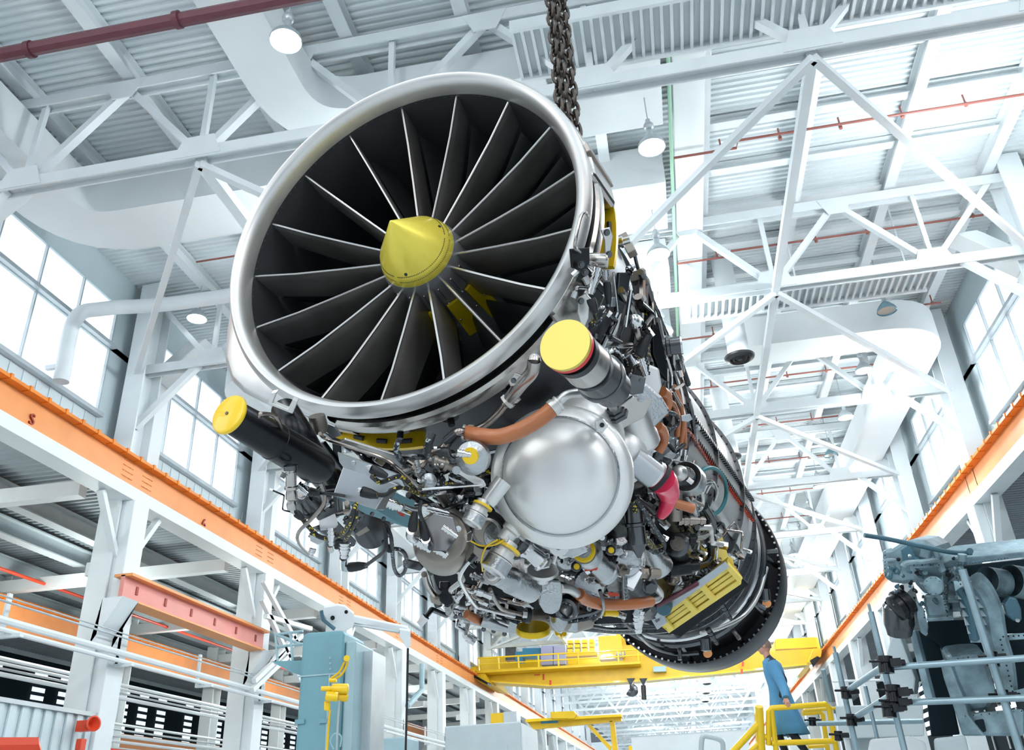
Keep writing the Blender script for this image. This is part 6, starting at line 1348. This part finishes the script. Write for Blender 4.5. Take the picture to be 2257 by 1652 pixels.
c6('recess_shade', dark, [(1080, 440), (1540, 390), (1540, 880), (1340, 890), (1250, 640), (1170, 520)], 9.4, th=.4)
for x, r_ in ((1330, 78), (1480, 92)): 
    l6('grooved_drum', tealm2, x, 545, 9.0, (1, .15, .5), [v for k in range(16) for v in ((-80 + 9 * k, r_ + 14), (-75 + 9 * k, r_ + 14), (-74 + 9 * k, r_ + 8), (-72 + 9 * k, r_ + 8))] + [(70, 0)], 40)
c6('clamp_ring', tealm, [(1380, 700), (1420, 640), (1470, 650), (1500, 720), (1505, 800), (1450, 805), (1400, 760)], 8.75, (.2, .1, -1), .15, .02); l6('clamp_bolt', chrome, 1475, 795, 8.65, (0, .2, -1), [(0, 14), (12, 14), (12, 0)], 6)
o = [AD(*P6(x, y, 8.8)) for x, y in ((1190, 530), (1235, 570), (1275, 640), (1310, 730), (1325, 830), (1340, 910), (1380, 1050), (1400, 1200), (1405, 1290))]
MB().tube(o, .10, 10, 4).build('ring_casing', tealm2, cst); MB().tube([p + Vector((-.22, 0, 0)) for p in o[1:6]], .05, 8, 4).build('ring_casing', tealm, cst)
for k in range(7): q, q2 = o[1] .lerp(o[5], k / 6), o[1].lerp(o[5], k / 6) + Vector((-.26, 0, .02)); MB().bar(q, q2, .03, .1).build('rib', tealm2, cst)
td(cst, 'control_rod', tealm, [P6(465, 236, 8.9), P6(640, 265, 8.9), P6(900, 322, 8.9), P6(1050, 350, 8.9), P6(1170, 352, 8.9)], .05, 10, 3); l6('rod_knuckle', tealm, 1160, 340, 8.85, (0, 0, -1), [(0, 22), (14, 20), (14, 0)], 14)
td(cst, 'pipework', tealm2, [P6(720, 445, 8.8), P6(740, 425, 8.8), P6(840, 418, 8.8), P6(940, 410, 8.8), P6(980, 470, 8.8)], .07, 10, 4); td(cst, 'pipework', tealm2, [P6(590, 410, 9.0), P6(660, 405, 9.0), P6(690, 440, 9.0), P6(680, 495, 9.0)], .05, 10, 4)
l6('round_port', tealm, 670, 470, 9.0, (-.3, .1, -1), [(0, 24), (8, 24), (8, 14), (0, 12), (0, 0)], 20)
rnd = random.Random(5)
for pts_ in (((765, 435), (955, 432)), ((862, 640), (860, 780)), ((985, 640), (1012, 770)), ((1000, 570), (1010, 740)), ((1060, 500), (1150, 640)), ((600, 345), (600, 500)), ((1050, 1060), (1280, 1020)), ((1130, 1430), (1500, 1395))):
    for k in range(8):
        x = pts_[0][0] + (pts_[1][0] - pts_[0][0]) * k / 7; y = pts_[0][1] + (pts_[1][1] - pts_[0][1]) * k / 7; l6('flange_bolt', blk if k % 2 else tealm, x, y, 8.75, (0, .1, -1), [(-30, 5), (0, 5), (5, 4), (5, 0)], 6)
for i in range(46):
    x, y = rnd.uniform(600, 1150), rnd.uniform(380, 700); l6('fitting', rnd.choice([tealm, tealm2, blk]), x, y, 8.9, (rnd.uniform(-.6, .6), rnd.uniform(-.4, .6), -1), [(-40, 0), (-40, rnd.uniform(6, 18)), (0, rnd.uniform(6, 18)), (6, 0)], rnd.choice([6, 14]))
c6('support_slab', floorm, [(500, 1580), (760, 1560), (870, 1600), (880, 1690), (480, 1690)], 8.8, th=.8, bev=.03); c6('support_slab', greym, [(920, 1575), (1130, 1552), (1150, 1640), (1155, 1690), (930, 1690)], 8.7, th=.8, bev=.03)
MB().bb(AD(*P6(560, 1640, 9.0)) - Vector((1.0, 0, 3)), AD(*P6(1500, 1700, 9.0)) + Vector((.5, 1.5, -.3))).build('plinth', greym, cst)
# pale cabinet, fence and far clutter behind the platform
t = thing('guard_cabinet', 'pale green-grey cabinet behind the scaffold at lower right', 'cabinet', tuple(AD(*P6(560, 1500, 14))))
pd(t, 'body', greym, P6(560, 1450, 14), (0, 0, -1), [P6(270, 1360, 14)[:2], P6(850, 1350, 14)[:2], P6(860, 1560, 14)[:2], P6(300, 1580, 14)[:2]], .8, .02); td(t, 'pipe', white, [P6(250, 1200, 13.8), P6(800, 1185, 13.8)], .04)
q_ = AD(*P6(560, 1540, 14.4)); MB().bb((q_.x - .5, q_.y, 0), (q_.x + .5, q_.y + .5, q_.z)).build('base', greym, t)
lc = MB()
for k in range(26): lc.tube([AD(*P6(590 + 8 * k, 1200, 13.9)), AD(*P6(640 + 8 * k, 1330, 13.9))], .006, 4, 1).tube([AD(*P6(640 + 8 * k, 1200, 13.9)), AD(*P6(590 + 8 * k, 1330, 13.9))], .006, 4, 1)
lc.build('chain_link_mesh', steel, t)
MB().box(AD(1520, 1640, 24), (3.2, .6, .5)).build('far_machine', white, None, at=tuple(AD(1520, 1640, 24)), label='white machine body low in the far centre', category='machine')
t = thing('coolant_pipe', 'pale looped pipe above the far centre machine', 'pipe', tuple(AD(1570, 1645, 20)))
td(t, 'loop', greym, [(1545, 1660, 20), (1548, 1625, 20), (1560, 1622, 20), (1590, 1632, 20), (1594, 1660, 20)], .12, 10, 4)
pd(None, 'far_hoist', capy, (1400, 1648, 26), (0, 0, -1), [(1385, 1643), (1418, 1643), (1418, 1660), (1385, 1660)], .5, .02); o_ = bpy.data.objects['far_hoist']; o_['label'] = 'small yellow hoist body at the bottom centre edge'; o_['category'] = 'hoist'
for k, (x, y) in enumerate(((1120, 1480),)): pass
